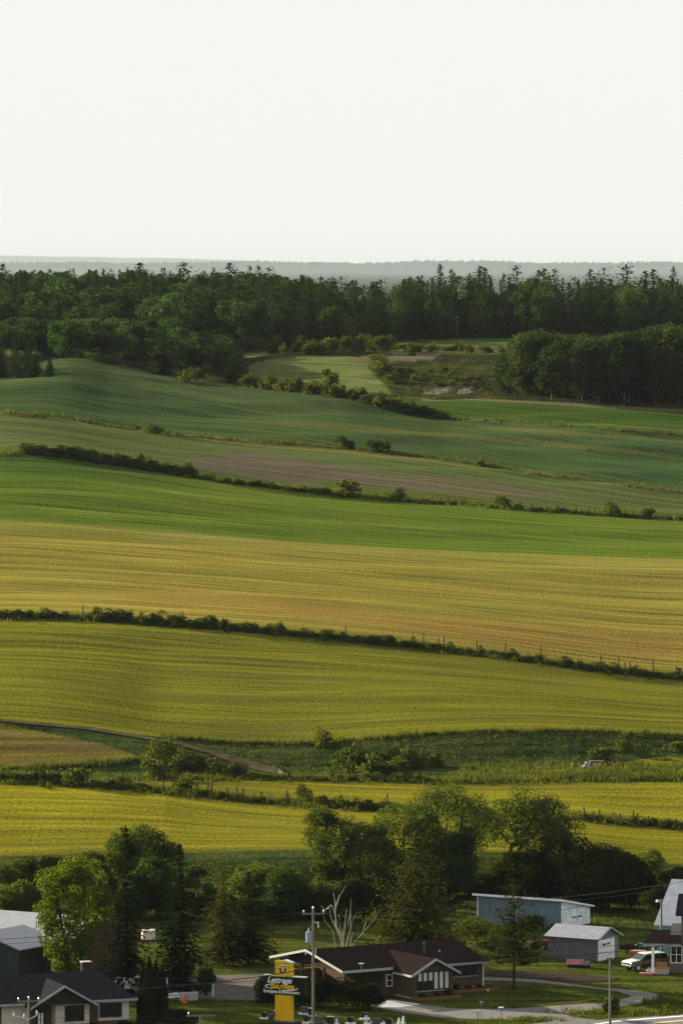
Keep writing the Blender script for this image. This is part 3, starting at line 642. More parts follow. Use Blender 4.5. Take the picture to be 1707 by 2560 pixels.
fence(H3, on(H3, [960,1010,1102,1120,1150,1165,1200,1300,1330,1390,1410,1440,1452,1470,1484,1560,1580,1650,1666,1690], (9,14)), 0, 'small post fence along the upper hedge on the green hill')
# ------------------------------------------------------------------ village ground sheets
sheet('asphalt_road', [(1380,2600),(1450,2566),(1490,2556),(1600,2545),(1800,2526),(2000,2508),(2300,2500),(2300,2600)], M['asphalt'], .008, 'grey asphalt road crossing the lower right corner', 'road')
def rline(name, pts, hw, m, label):
    sheet(name, [(u, v-hw) for u, v in pts] + [(u, v+hw) for u, v in reversed(pts)], m, .012, label, 'road marking', kind='structure')
rline('edge_line', [(1440,2568),(1540,2553),(1707,2540),(1900,2522)], 1.2, M['line_white'], 'white edge line painted along the asphalt road')
rline('centre_line', [(1560,2572),(1640,2557),(1707,2551),(1900,2534)], 1.1, M['line_yellow'], 'worn yellow centre line on the asphalt road')
sheet('gravel_drive', [(915,2512),(975,2502),(1050,2511),(1130,2521),(1200,2523),(1290,2521),(1350,2517),(1420,2512),(1485,2508),(1540,2505),(1580,2490),(1540,2478),(1440,2466),(1330,2455),(1204,2450),(1100,2447),(1100,2441),(1204,2443),(1330,2447),(1420,2459),(1500,2469),(1590,2476),(1640,2484),(1645,2492),(1620,2505),(1560,2514),(1500,2522),(1440,2530),(1415,2537),(1430,2542),(1490,2550),(1707,2536),(1707,2541),(1480,2558),(1380,2575),(1250,2590),(1280,2568),(1385,2551),(1280,2548),(1180,2547),(1100,2544),(1000,2530)], M['gravel'], .005, 'grey gravel drive looping round the lawn', 'drive')
sheet('concrete_apron', [(940,2512),(975,2499),(1040,2508),(1052,2511),(1000,2518),(955,2518)], M['concrete'], .009, 'pale concrete apron beside the brown bungalow', 'apron')
sheet('tan_yard', [(395,2436),(540,2436),(700,2436),(690,2460),(660,2500),(600,2500),(530,2497),(395,2494),(330,2490),(330,2450)], M['tan_gravel'], .005, 'tan gravel yard behind the sign pylon', 'yard')
def plot():
    mb = MB(); pts = [(1204,2424),(1290,2428),(1400,2434),(1490,2441),(1548,2446),(1530,2452),(1460,2457),(1360,2450),(1280,2445),(1204,2437)]
    vs = [G(*p) for p in pts]; mb.prism([(p.x, p.y, .005) for p in vs], (0, 0, .06)); tag(mb.build('soil_bed', M['soil']), 'dark tilled garden bed beside the gravel loop', 'garden bed', kind='structure')
plot()
# ------------------------------------------------------------------ building helpers
def window(par, x, y, z, w, h, ax=0, nx=1, ny=1, fm='white', pm='glass', depth=.08, sill=False):
    """framed window standing on the wall plane; ax 0: faces -y, 1: faces +x"""
    mb = MB(); t = .07
    mb.box(0, w, -depth, 0, 0, t).box(0, w, -depth, 0, h-t, h).box(0, t, -depth, 0, t, h-t).box(w-t, w, -depth, 0, t, h-t)
    for i in range(1, nx): mb.box(w*i/nx-.03, w*i/nx+.03, -depth*.9, 0, t, h-t)
    for j in range(1, ny):
        for i in range(nx): mb.box(w*i/nx+.035, w*(i+1)/nx-.035, -depth*.85, 0, h*j/ny-.025, h*j/ny+.025)
    f = mb.build('window', M[fm], par, (x, y, z), PI/2 if ax else 0)
    MB().box(t*.9, w-t*.9, -depth*.4, -.005, t*.9, h-t*.9).build('pane', M[pm], f)
    if sill: MB().box(-.08, w+.08, -depth-.08, 0, -.08, -.004).build('sill', M['trim'], f)
    return f
def gable_walls(x0, x1, y0, y1, h, hr):
    ym = (y0+y1)/2; return MB().prism([(x0,y0,-.3),(x0,y1,-.3),(x0,y1,h),(x0,ym,hr),(x0,y0,h)], (x1-x0,0,0))
def gable_roof(x0, x1, y0, y1, h, hr, o=.5, th=.14, lift=.06):
    ym = (y0+y1)/2; sl = (hr-h)/(ym-y0); e = h-o*sl+lift
    return MB().prism([(x0-o,y0-o,e),(x0-o,ym,hr+lift),(x0-o,y1+o,e),(x0-o,y1+o,e+th),(x0-o,ym,hr+th+lift),(x0-o,y0-o,e+th)], (x1-x0+2*o,0,0))
def fascia(x0, x1, y0, y1, h, hr, o, w=.22, lift=.06, both=True, front=None, back=True):
    """rake boards on the gables and eave boards on the long sides"""
    ym = (y0+y1)/2; sl = (hr-h)/(ym-y0); e = h-o*sl+lift; mb = MB()
    for X in ((x0-o-.05, x1+o+.003) if both else (x0-o-.05,)):
        for s in (0, 1):
            ya, yb = (y0-o, ym) if s == 0 else (y1+o, ym)
            mb.prism([(X,ya,e+.17-w),(X,yb,hr+lift+.17-w),(X,yb,hr+lift+.17),(X,ya,e+.17)], (.047,0,0))
    a, b = front if front else (x0-o, x1+o)
    mb.box(a, b, y0-o-.055, y0-o-.003, e+.15-w, e+.15)
    if back: mb.box(x0-o, x1+o, y1+o+.003, y1+o+.055, e+.15-w, e+.15)
    return mb
DEG = math.radians
# --- brown brick bungalow
def bungalow():
    o = G(1205, 2470); th = DEG(31.5); t = thing('bungalow', 'brown brick bungalow with a low brown roof and white gable trim', 'house', (o.x, o.y, 0), th)
    D, h, hr = 12.8, 2.75, 4.05; W = M['brick']
    gable_walls(-11.6, 0, 0, D, h, hr).build('wall', W, t)
    # front wing
    wx0, wx1, wb = -10.4, -5.8, 3.6; xm = (wx0+wx1)/2; wr = 3.75
    wz = 2.55
    MB().prism([(wx0,-wb,-.9),(wx1,-wb,-.9),(wx1,-wb,wz),(xm,-wb,wr-.18),(wx0,-wb,wz)], (0, wb-.004, 0)).build('wing_wall', W, t)
    MB().box(wx0-.03, wx1+.03, -wb-.03, -.3, -.9, .12).build('foundation', M['concrete'], t)
    MB().box(-5.7, .03, -.03, .5, -.4, .25).build('foundation', M['concrete'], t)
    gable_roof(-16.1, 0, 0, D, h, hr, .6).build('roof', M['shingle_brown'], t)
    sl = (wr-wz)/((wx1-wx0)/2); e = wz-.55*sl
    MB().prism([(wx0-.55,-wb-.6,e),(xm,-wb-.6,wr),(wx1+.55,-wb-.6,e),(wx1+.55,-wb-.6,e+.15),(xm,-wb-.6,wr+.15),(wx0-.55,-wb-.6,e+.15)], (0, wb+5.0, 0)).build('wing_roof', M['shingle_brown'], t)
    fascia(-16.1, 0, 0, D, h, hr, .6, .24, both=False, front=(-16.7, wx0-.5), back=False).build('fascia', M['trim'], t)
    mb = MB(); Yw = -wb-.653
    for xa, xb in ((wx0-.55, xm), (wx1+.55, xm)): mb.prism([(xa,Yw,e-.08),(xb,Yw,wr-.08),(xb,Yw,wr+.17),(xa,Yw,e+.17)], (0,.05,0))
    mb.build('fascia', M['trim'], t)
    MB().box(wx0-.61, wx0-.555, -wb-.6, -.7, e-.05, e+.15).build('gutter', M['trim'], t); MB().box(wx1+.6, .6, -.655, -.603, 2.53, 2.76).build('gutter', M['trim'], t)
    # picture window with blinds
    f = window(t, wx0+.42, -wb-.004, .75, 3.75, 1.85, 0, 6, 1, 'dark_wood', 'glass', .1, True)
    for i in range(6):
        z0 = .95 if i < 3 else .12
        MB().box(.13+i*.625, .50+i*.625, -.058, -.044, z0, 1.74).build('blind', M['blind'], f)
    window(t, -4.9, -.004, 1.35, 4.2, 1.1, 0, 4, 1, 'dark_wood', 'glass', .08, True)
    window(t, -12.0+.7, -.004, .9, .7, 1.2, 0, 1, 2, 'white')
    MB().box(.02, .1, -.12, .04, -.2, 2.7).build('downpipe', M['white'], t)
    # carport under the left gable
    for x, y in ((-15.9,.2),(-15.9,4.2),(-15.9,8.4),(-15.9,12.5),(-13.6,.2)): MB().box(x-.1, x+.1, y-.1, y+.1, 0, 2.74).build('post', M['dark_wood'], t)
    MB().prism([(-16.0,0,2.6),(-16.0,D,2.6),(-16.0,D/2,hr-.08)], (.12,0,0)).build('gable_panel', M['dark_wood'], t)
    MB().box(-16.0,-11.62,D-.2,D,0,1.5).box(-16,-15.8,8.6,12.4,0,1.2).build('half_wall', M['wood'], t)
    MB().tube([(-5.2,2.6,3.3),(-5.2,2.6,4.5)], .06, 8).lathe([(.13,4.5),(.13,4.7)], 8, (-5.2,2.6,0)).build('vent_pipe', M['granite_grey'], t)
    MB().lathe([(.12,3.35),(.14,3.55),(.02,3.62)], 8, (-3.1,3.1,0)).build('roof_vent', M['white'], t)
    MB().tube([(-14.5,-.5,2.75),(-14.5,-.5,3.4)], .03, 6).lathe([(.02,3.35),(.28,3.42),(.30,3.46)], 10, (-14.5,-.5,0)).build('dish_aerial', M['steel'], t)
    # planter bed along the front
    b = thing('brick_planter', 'low brick planting bed in front of the brown bungalow', 'planter', (o.x, o.y, 0), th)
    MB().box(-5.7, .9, -2.1, -1.9, -.3, .3).box(.7, .9, -1.88, -.05, -.3, .3).box(-10.5,-5.72,-wb-1.6,-wb-1.4,-1,.3).box(-10.7,-10.52,-wb-1.6,-wb-.05,-1,.25).build('edging', M['brick_red'], b)
    MB().box(-5.68, .68, -1.88, -.06, -.3, .2).box(-10.5,-5.72,-wb-1.38,-wb-.05,-1,.15).build('soil', M['soil'], b)
    for i, (x, y, w_) in enumerate(((-9.9,-wb-.8,.7),(-8.2,-wb-.7,.6),(-6.9,-wb-.8,.9),(-3.8,-1,.8),(-2.2,-1,.6),(-1,-1,.5))):
        q = link_mesh('garden_shrub', shrub(w_, w_*1.3, 5, 40, .09, 300+i), M['leaf_dark']); q.location = o + Vector((x*math.cos(th)-y*math.sin(th), x*math.sin(th)+y*math.cos(th), .12))
        tag(q, 'small dark garden shrub in the brick planting bed', 'shrub', 'shrubs in the brick planting bed')
bungalow()
# --- charcoal roofed house, lower left
def dark_house():
    o = G(322, 2572); th = DEG(20); t = thing('bungalow', 'low house with charcoal hip roof, cream panels and a white trimmed front gable', 'house', (o.x, o.y, 0), th)
    D, h, hr = 9.6, 2.9, 5.0; x0 = -17
    MB().box(x0, 0, 0, D, -.3, h).build('wall', M['brick'], t)
    e = .65; a = [(x0-e,-e,h),(e,-e,h),(e,D+e,h),(x0-e,D+e,h)]; r1, r2 = (x0+2.4, D/2, hr), (-1.4, D/2, hr)
    mb = MB(); i = mb.pts(a + [r1, r2] + [(p[0],p[1],h-.02) for p in a]); mb.f += [(i,i+1,i+5,i+4),(i+1,i+2,i+5),(i+2,i+3,i+4,i+5),(i+3,i,i+4),(i+9,i+8,i+7,i+6)]
    for k in range(4): mb.f.append((i+6+k, i+6+(k+1) % 4, i+(k+1) % 4, i+k))
    mb.build('roof', M['shingle_black'], t)
    gx0, gx1, gb = -9.9, -4.2, 1.9; xm = (gx0+gx1)/2; gr = 4.55; sl = (gr-h)/((gx1-gx0)/2)
    MB().prism([(gx0-.5,-gb-.6,h-.5*sl),(xm,-gb-.6,gr),(gx1+.5,-gb-.6,h-.5*sl),(gx1+.5,-gb-.6,h-.5*sl+.14),(xm,-gb-.6,gr+.14),(gx0-.5,-gb-.6,h-.5*sl+.14)], (0, gb+5.0, 0)).build('gable_roof', M['shingle_black'], t)
    MB().prism([(gx0,-gb,h-.06),(gx1,-gb,h-.06),(xm,-gb,gr-.07)], (0, gb+.5, 0)).build('gable_wall', M['dark_wood'], t)
    mb = MB()
    for xa in (gx0-.5, gx1+.5): mb.prism([(xa,-gb-.655,h-.5*sl-.06),(xm,-gb-.655,gr-.06),(xm,-gb-.655,gr+.16),(xa,-gb-.655,h-.5*sl+.16)], (0,.05,0))
    mb.box(gx1+.5, e+.02, -e-.06, -e-.003, h-.16, h+.05).box(x0-e, gx0-.5, -e-.06, -e-.003, h-.16, h+.05).box(e+.003, e+.06, -e, D+e, h-.16, h+.05).build('fascia', M['trim'], t)
    for xa, xb, yy in ((-3.0,0,-.05),(-7.6,-4.3,-gb+.6),(-12.5,-9.9,-.05)):
        MB().box(xa, xb+.02, yy, -.004, .9, h-.01).build('cream_panel', M['beige'], t)
    MB().box(-7.6, -4.3, -gb+.62, -.06, -.3, .896).build('bay_wall', M['brick'], t)
    window(t, -2.9, -.054, 1.2, 2.2, 1.35, 0, 2, 1, 'dark_wood'); window(t, -6.7, -gb+.596, 1.15, 1.9, 1.5, 0, 2, 1, 'dark_wood')
    d = MB().box(-9.2,-8.2,-.09,-.004,.1,2.3).build('door', M['dark_wood'], t); MB().box(-8.95,-8.75,-.12,-.095,.5,1.9).box(-8.65,-8.45,-.12,-.095,.5,1.9).build('pane', M['white'], d)
    MB().box(gx0+.1,gx0+.25,-gb-.1,-gb+.05,0,h-.1).build('post', M['dark_wood'], t)
    c = MB().box(-2.9,-2.05,5.3,6.0,4.0,5.75).build('chimney', M['dark_wood'], t); MB().box(-2.96,-1.99,5.24,6.06,5.754,5.84).build('cap', M['concrete'], c)  # brick chimney in dark siding colour, tree shade put into the material
dark_house()
# --- large barn with metal roof, left edge
def barn():
    o = G(112, 2462); th = DEG(-31); t = thing('workshop_barn', 'large dark barn with a ribbed silver roof and a white overhead door', 'barn', (o.x, o.y, 0), th)
    gable_walls(-24, 2.6, 0, 13, 4.3, 6.1).build('wall', M['brown_siding'], t)
    gable_roof(-24, 2.6, 0, 13, 4.3, 6.1, .4).build('roof', M['roof_metal'], t)
    x0, x1, b = -8.4, 0, 4.6; xm = (x0+x1)/2
    MB().prism([(x0,-b,-.3),(x1,-b,-.3),(x1,-b,4.0),(xm,-b,5.35),(x0,-b,4.0)], (0, b-.004, 0)).build('wing_wall', M['dark_blue'], t)
    MB().prism([(x0-.4,-b-.4,3.93),(xm,-b-.4,5.41),(x1+.4,-b-.4,3.93),(x1+.4,-b-.4,4.05),(xm,-b-.4,5.53),(x0-.4,-b-.4,4.05)], (0, b+3.0, 0)).build('wing_roof', M['roof_metal'], t)
    d = MB().box(-6.6,-2.6,-b-.06,-b-.004,.2,3.1).build('overhead_door', M['white_worn'], t)
    MB().box(-6.75,-6.604,-b-.08,-b-.004,.1,3.25).box(-2.596,-2.45,-b-.08,-b-.004,.1,3.25).box(-6.6,-2.6,-b-.08,-b-.004,3.104,3.25).build('frame', M['dark_wood'], d)
    window(t, .9, -.004, 1.5, 1.0, 1.1, 0, 2, 1)
barn()
# --- small white gabled outbuilding behind the trees
def outbuilding():
    o = G(262, 2430); t = thing('outbuilding', 'small white gabled building half hidden behind the bright tree', 'outbuilding', (o.x, o.y, 0), DEG(-18))
    gable_walls(-3, 1.5, 0, 5, 2.3, 3.3).build('wall', M['white_worn'], t); gable_roof(-3, 1.5, 0, 5, 2.3, 3.3, .3).build('roof', M['roof_metal'], t); window(t, -.6, -.004, 1.0, .9, .9)
outbuilding()
# --- grey garage
def garage():
    o = G(1492, 2404); t = thing('garage', 'small grey ribbed metal garage with a white overhead door', 'garage', (o.x, o.y, 0), DEG(-32))
    gable_walls(-5.9, 0, 0, 4.5, 2.35, 3.25).build('wall', M['grey_rib'], t)
    gable_roof(-5.9, 0, 0, 4.5, 2.35, 3.25, .35, .06).build('roof', M['roof_metal'], t)
    mb = MB()
    for ya in (-.35, 4.85): mb.prism([(.36,ya,2.17),(.36,2.25,3.25),(.36,2.25,3.42),(.36,ya,2.34)], (.04,0,0))
    mb.build('fascia', M['trim'], t)
    d = MB().box(.004,.07,.12,3.55,.02,2.2).build('garage_door', M['white'], t)
    m = MB()
    for z in (.45,.88,1.31,1.74): m.box(.072,.078,.13,3.54,z,z+.025)
    m.build('groove', M['granite_grey'], d); MB().box(.072,.09,.95,1.65,1.55,1.72).box(.072,.09,1.85,2.55,1.55,1.72).build('pane', M['glass'], d)
garage()
# --- long mono-pitch shed
def shed():
    o = G(1402, 2322); t = thing('shed', 'long blue grey shed with a white slanted roof edge and worn white doors', 'shed', (o.x, o.y, 0), DEG(-32))
    L_, W_, h1, h2 = 10.6, 6.3, 2.95, 1.85
    MB().prism([(-L_,0,-.3),(-L_,W_,-.3),(-L_,W_,h2),(-L_,0,h1)], (L_-.01,0,0)).build('wall', M['blue_rib'], t)
    MB().prism([(0,0,-.3),(0,W_,-.3),(0,W_,h2-.01),(0,0,h1-.01)], (.04,0,0)).build('end_wall', M['white_worn'], t)
    MB().box(-L_-.02,-L_+.12,-.05,-.004,-.2,h1-.02).build('corner_board', M['white_worn'], t)
    k = (h1-h2)/W_
    MB().prism([(-L_-.4,-.45,h1+.45*k),(-L_-.4,W_+.4,h2-.4*k),(-L_-.4,W_+.4,h2-.4*k+.16),(-L_-.4,-.45,h1+.45*k+.24)], (L_+.8,0,0)).build('roof', M['white'], t)
    for ya, yb in ((1.0,3.15),(3.2,5.4)): 
        d = MB().box(.045,.085,ya,yb,.05,1.95).build('door', M['white_worn'], t)
        MB().box(.09,.12,(ya+1.0 if ya < 2 else ya+.1),(yb-.1 if ya < 2 else yb-1.0),.95,1.07).build('hinge', M['granite_black'], d)
    MB().box(.045,.07,0.0,5.6,2.02,2.08).build('header', M['granite_grey'], t)
shed()
# --- house at the right edge and the teal barn behind it
def right_house():
    o = G(1672, 2432); t = thing('house', 'taupe sided house with white windows and a shingled porch at the right edge', 'house', (o.x, o.y, 0), DEG(-8))
    gable_walls(0, 9, 0, 8, 3.4, 4.6).build('wall', M['taupe'], t)
    MB().box(1.25,8.8,-.35,6,3.9,6.0).build('upper_wall', M['taupe'], t)
    MB().prism([(.7,-.9,6.0),(9.4,-.9,6.0),(9.4,3,7.6),(.7,3,7.6)], (0,0,.16)).prism([(.7,-.96,5.9),(9.4,-.96,5.9),(9.4,-.905,6.14),(.7,-.905,6.14)], (0,0,.02)).build('upper_roof', M['shingle_black'], t)
    MB().prism([(-2.5,-1.4,3.05),(1.2,-1.4,3.05),(1.2,2.6,3.95),(-1.8,2.6,3.95)], (0,0,.12)).build('porch_roof', M['shingle_brown'], t)
    MB().box(-2.55,1.25,-1.5,-1.41,2.86,3.12).build('porch_fascia', M['trim'], t)
    MB().box(-1.72,-1.45,-1.3,-1.05,.2,2.95).box(-1.8,-1.37,-1.38,-.97,.1,.3).build('porch_post', M['white'], t)
    MB().box(-2.3,0,-1.3,2.4,.0,.35).build('porch_floor', M['concrete'], t)
    m = MB()
    for i in range(8): m.box(-1.3+i*.15,-1.17+i*.15,-1.25,-1.2,.45,1.2)
    m.box(-1.35,-.05,-1.19,-1.14,1.12,1.22).box(-1.35,-.05,-1.28,-1.0,.36,.42).build('railing', M['wood'], t)
    MB().box(-2.9,-1.5,-2.3,-1.42,-.05,.2).build('step', M['rust_red'], t)
    window(t, .12, -.004, 1.0, 1.2, 1.75, 0, 2, 2, 'white')
    b0 = G(1648, 2390); b = thing('barn', 'teal barn with a steep silver metal roof behind the taupe house', 'barn', (b0.x, b0.y, 0), DEG(-26))
    gable_walls(-.3, 11, 0, 9, 3.35, 7.4).build('wall', M['teal'], b); gable_roof(-.3, 11, 0, 9, 3.35, 7.4, .25).build('roof', M['roof_light'], b)
right_house()
# ------------------------------------------------------------------ SUV and yard things
def suv():
    o = G(1612, 2424); t = thing('parked_car', 'tan and silver sport utility car parked beside the porch', 'car', (o.x, o.y, 0), DEG(-150))
    # x forward, length 4.6, width 1.85
    L_ = 2.3; w = .92
    side = [(-2.25,.45),(2.2,.45),(2.28,.62),(2.25,.92),(1.25,1.08),(1.05,1.1),(-2.2,1.12),(-2.3,.9)]
    MB().prism([(x,-w,z) for x, z in side], (0, 2*w, 0)).build('body', M['tan_paint'], t, bevel=.07)
    MB().prism([(1.1,-w+.06,1.09),(2.18,-w+.1,.95),(2.18,w-.1,.95),(1.1,w-.06,1.09)], (0,0,.05)).build('bonnet', M['silver_paint'], t, bevel=.02)
    cab = [(1.15,1.1),(.45,1.66),(.2,1.72),(-1.9,1.72),(-2.22,1.12)]
    MB().prism([(x,-w+.1,z) for x, z in cab], (0, 2*w-.2, 0)).build('cabin', M['glass'], t, bevel=.05)
    MB().prism([(.5,-w+.08,1.66),(.2,-w+.1,1.74),(-1.95,-w+.1,1.74),(-2.0,-w+.08,1.66)], (0, 2*w-.18, 0)).build('roof', M['silver_paint'], t, bevel=.03)
    for s in (-1, 1):
        y = s*(w-.07); m = MB()
        for xa, xb in ((.42,1.12),(-.35,-.35),(-1.25,-1.25),(-1.95,-2.2)):
            m.prism([(xb-.05,y-.03,1.1),(xb+.05,y-.03,1.1),(xa+.05,y-.03,1.7),(xa-.05,y-.03,1.7)], (0,.06,0))
        m.build('pillar', M['tan_paint'], t)
        for x in (1.45, -1.4):
            m = MB(); n = 16; ys = s*w
            ring = lambda r, yy: m.pts([(x+r*math.cos(2*PI*k/n), yy, .36+r*math.sin(2*PI*k/n)) for k in range(n)])
            A, B_ = ring(.36, ys+s*.02), ring(.36, ys-s*.22); m.f += [tuple(A+k for k in range(n)), tuple(B_+k for k in range(n))] + [(A+k, A+(k+1) % n, B_+(k+1) % n, B_+k) for k in range(n)]
            wh = m.build('wheel', M['tyre'], t)
            m2 = MB(); i = m2.pts([(x+.22*math.cos(2*PI*k/n), ys+s*.03, .36+.22*math.sin(2*PI*k/n)) for k in range(n)]); m2.f.append(tuple(range(i, i+n))); m2.build('rim', M['steel'], wh)
        MB().box(2.2,2.27,s*.82-.14,s*.82+.08,.75,.92).build('headlight', M['porcelain'], t)
        MB().box(.75,.95,s*(w+.1)-.08,s*(w+.1)+.08,1.08,1.22).build('mirror', M['black'], t)
        MB().box(-2.2,1.0,s*w-.015,s*w+.02,.5,.72).build('sill_trim', M['black'], t)
    MB().box(2.2,2.34,-.88,.88,.40,.62).build('bumper', M['black'], t, bevel=.03); MB().box(2.24,2.29,-.6,.6,.68,.86).build('grille', M['black'], t)
suv()
def box_thing(name, label, cat, u, v, rz, parts, dz=0):
    o = G(u, v); t = thing(name, label, cat, (o.x, o.y, o.z+dz), rz)
    for nm, mb, m in parts: mb.build(nm, M[m], t)
    return t
def wheel(x, y, r=.35, w=.2):
    m = MB(); n = 14; A = m.pts([(x+r*math.cos(2*PI*k/n), y-w/2, r+r*math.sin(2*PI*k/n)) for k in range(n)]); B_ = m.pts([(x+r*math.cos(2*PI*k/n), y+w/2, r+r*math.sin(2*PI*k/n)) for k in range(n)])
    m.f += [tuple(A+k for k in range(n)), tuple(B_+k for k in range(n))[::-1]] + [(A+k, A+(k+1) % n, B_+(k+1) % n, B_+k) for k in range(n)]; return m
box_thing('utility_trailer', 'dark open utility trailer parked behind the grey garage', 'trailer', 1578, 2386, DEG(-20),
    [('bed', MB().box(-1.1,.9,-.7,.7,.55,.65), 'black'), ('side_panel', MB().box(-1.1,.9,-.76,-.7,.55,1.05), 'black'), ('side_panel', MB().box(-1.1,.9,.7,.76,.55,1.05), 'black'), ('tailgate', MB().box(.904,.96,-.7,.7,.55,1.0), 'black'), ('drawbar', MB().tube([(-1.1,0,.5),(-1.7,0,.45)], .05), 'granite_grey'), ('wheel', wheel(.0,-.86), 'tyre'), ('wheel', wheel(.0,.86), 'tyre')])
box_thing('quad_bike', 'black quad bike with a pale seat standing behind the parked car', 'quad bike', 1592, 2384, DEG(-30),
    [('body', MB().prism([(-.8,-.3,.5),(.8,-.3,.5),(.9,-.3,.75),(.3,-.3,.95),(-.1,-.3,.8),(-.8,-.3,.85)], (0,.6,0)), 'black'), ('seat', MB().box(-.75,.05,-.2,.2,.86,1.0), 'marble'), ('handlebar', MB().tube([(.35,-.4,1.15),(.4,0,1.05),(.35,.4,1.15)], .03), 'steel'), ('wheel', wheel(.7,-.5,.3), 'tyre'), ('wheel', wheel(.7,.5,.3), 'tyre'), ('wheel', wheel(-.7,-.5,.3), 'tyre'), ('wheel', wheel(-.7,.5,.3), 'tyre')])
box_thing('wood_crate', 'orange wooden crate lying behind the parked car', 'crate', 1592, 2394, DEG(-20),
    [('side', MB().box(-.9,.9,-.5,.5,0,.25).box(-.9,.9,-.52,.52,.28,.5).box(-.9,.9,-.5,.5,.53,.75), 'wood'), ('batten', MB().box(-.8,-.65,-.56,-.525,0,.8).box(.65,.8,-.56,-.525,0,.8), 'wood')])
box_thing('well_cover', 'low wooden well cover with a faded red pitched roof on the lawn', 'well cover', 1446, 2418, DEG(-15),
    [('base', MB().box(-1.05,1.05,-.6,.6,0,.35), 'dark_wood'), ('roof', MB().prism([(-1.25,-.8,.32),(-1.25,0,.72),(-1.25,.8,.32),(-1.25,.8,.4),(-1.25,0,.82),(-1.25,-.8,.4)], (1.8,0,0)), 'rust_red'), ('hatch', MB().prism([(.56,-.8,.32),(.56,0,.7),(.56,.8,.32)], (.65,0,0)), 'granite_grey')])
box_thing('lawn_tractor', 'red garden tractor half hidden behind the pine beside the grey garage', 'tractor', 1352, 2374, DEG(-20),
    [('body', MB().prism([(-1.0,-.35,.4),(1.0,-.35,.4),(1.0,-.35,.95),(.2,-.35,1.05),(.1,-.35,.75),(-1.0,-.35,.8)], (0,.7,0)), 'red'), ('seat', MB().box(-.7,-.2,-.25,.25,.82,.95).box(-.8,-.68,-.25,.25,.95,1.3), 'black'), ('steering_wheel', MB().tube([(.15,0,1.0),(-.02,0,1.25)], .03).tube([(-.02,-.2,1.25),(-.05,0,1.3),(-.02,.2,1.25)], .02), 'black'), ('wheel', wheel(-.6,-.5,.42,.25), 'tyre'), ('wheel', wheel(-.6,.5,.42,.25), 'tyre'), ('wheel', wheel(.75,-.45,.25,.18), 'tyre'), ('wheel', wheel(.75,.45,.25,.18), 'tyre'), ('headlight', MB().box(1.0,1.04,-.25,.25,.7,.85), 'porcelain')])
m = MB()
for i in range(6): m.box(-.6+i*.24-.012,-.6+i*.24+.012,-.53,-.51,.1,1.12).box(.61,.63,-.5+i*.2-.012,-.5+i*.2+.012,.1,1.12)
for z in (.15,.4,.65,.9,1.12): m.box(-.61,.61,-.55,-.532,z,z+.025)
box_thing('tank_cage', 'caged white plastic liquid tank standing on grass between the spruces', 'tank', 371, 2351, DEG(8),
    [('tank', MB().box(-.58,.58,-.48,.48,.14,1.08), 'plastic'), ('cage', m, 'steel'), ('pallet', MB().box(-.6,.6,-.5,.5,0,.12), 'post'), ('cap', MB().lathe([(.15,1.08),(.15,1.16)], 10), 'black')]).scale = (1.15, 1.15, 1.05)
for i, (u, v, lb) in enumerate(((458,2504,'left white wrapped stack beside the orange cone'),(474,2503,'middle white wrapped stack by the small tree'),(486,2502,'right white wrapped stack at the foot of the small tree'))):
    box_thing('pallet_stack', lb, 'pallet stack', u, v, .1*i, [('load', MB().box(-.3,.3,-.3,.3,.1,.85).box(-.31,.31,-.28,.28,.3,.34), 'concrete'), ('pallet', MB().box(-.34,.34,-.34,.34,0,.09), 'post')])
for u, v, lb in ((424,2494,'flat heap of pale stone slabs near the cedars'),(443,2492,'smaller heap of pale stone slabs beside the white stacks')):
    box_thing('stone_heap', lb, 'stone heap', u, v, .3, [('slab', MB().box(-.4,.4,-.4,.4,0,.14), 'marble'), ('slab', MB().box(-.2,.5,-.3,.3,.145,.28), 'concrete'), ('slab', MB().box(-.45,.1,-.3,.2,.285,.38), 'marble')])
box_thing('traffic_cone', 'slim red orange marker cone in front of the white stacks', 'cone', 462, 2507, 0, [('cone', MB().lathe([(.2,.04),(.05,.9),(.02,.95)], 10), 'orange'), ('base', MB().box(-.25,.25,-.25,.25,0,.035), 'orange')])
box_thing('van', 'small white van partly hidden behind the left spruce', 'van', 338, 2484, DEG(25), [('body', MB().prism([(-2,-.9,.4),(2,-.9,.4),(2.05,-.9,1.0),(1.3,-.9,1.15),(.8,-.9,1.75),(-2,-.9,1.8)], (0,1.8,0)), 'white'), ('window', MB().prism([(1.25,-.92,1.15),(.82,-.92,1.65),(-.4,-.92,1.65),(-.4,-.92,1.15)], (0,1.84,0)), 'glass'), ('wheel', wheel(1.2,-.85), 'tyre'), ('wheel', wheel(-1.2,-.85), 'tyre'), ('wheel', wheel(1.2,.85), 'tyre'), ('wheel', wheel(-1.2,.85), 'tyre')])
for u, v, rz, lb in ((553-10,2492,0,'left white marker post in the tan yard'),(428,2478,0,'white marker post under the middle spruce'),):
    box_thing('marker_post', lb, 'post', u-10, v, rz, [('post', MB().tube([(0,0,-.2),(0,0,1.3)], .06, 8), 'white'), ('cap', MB().lathe([(.08,1.3),(.02,1.38)], 8), 'steel')])
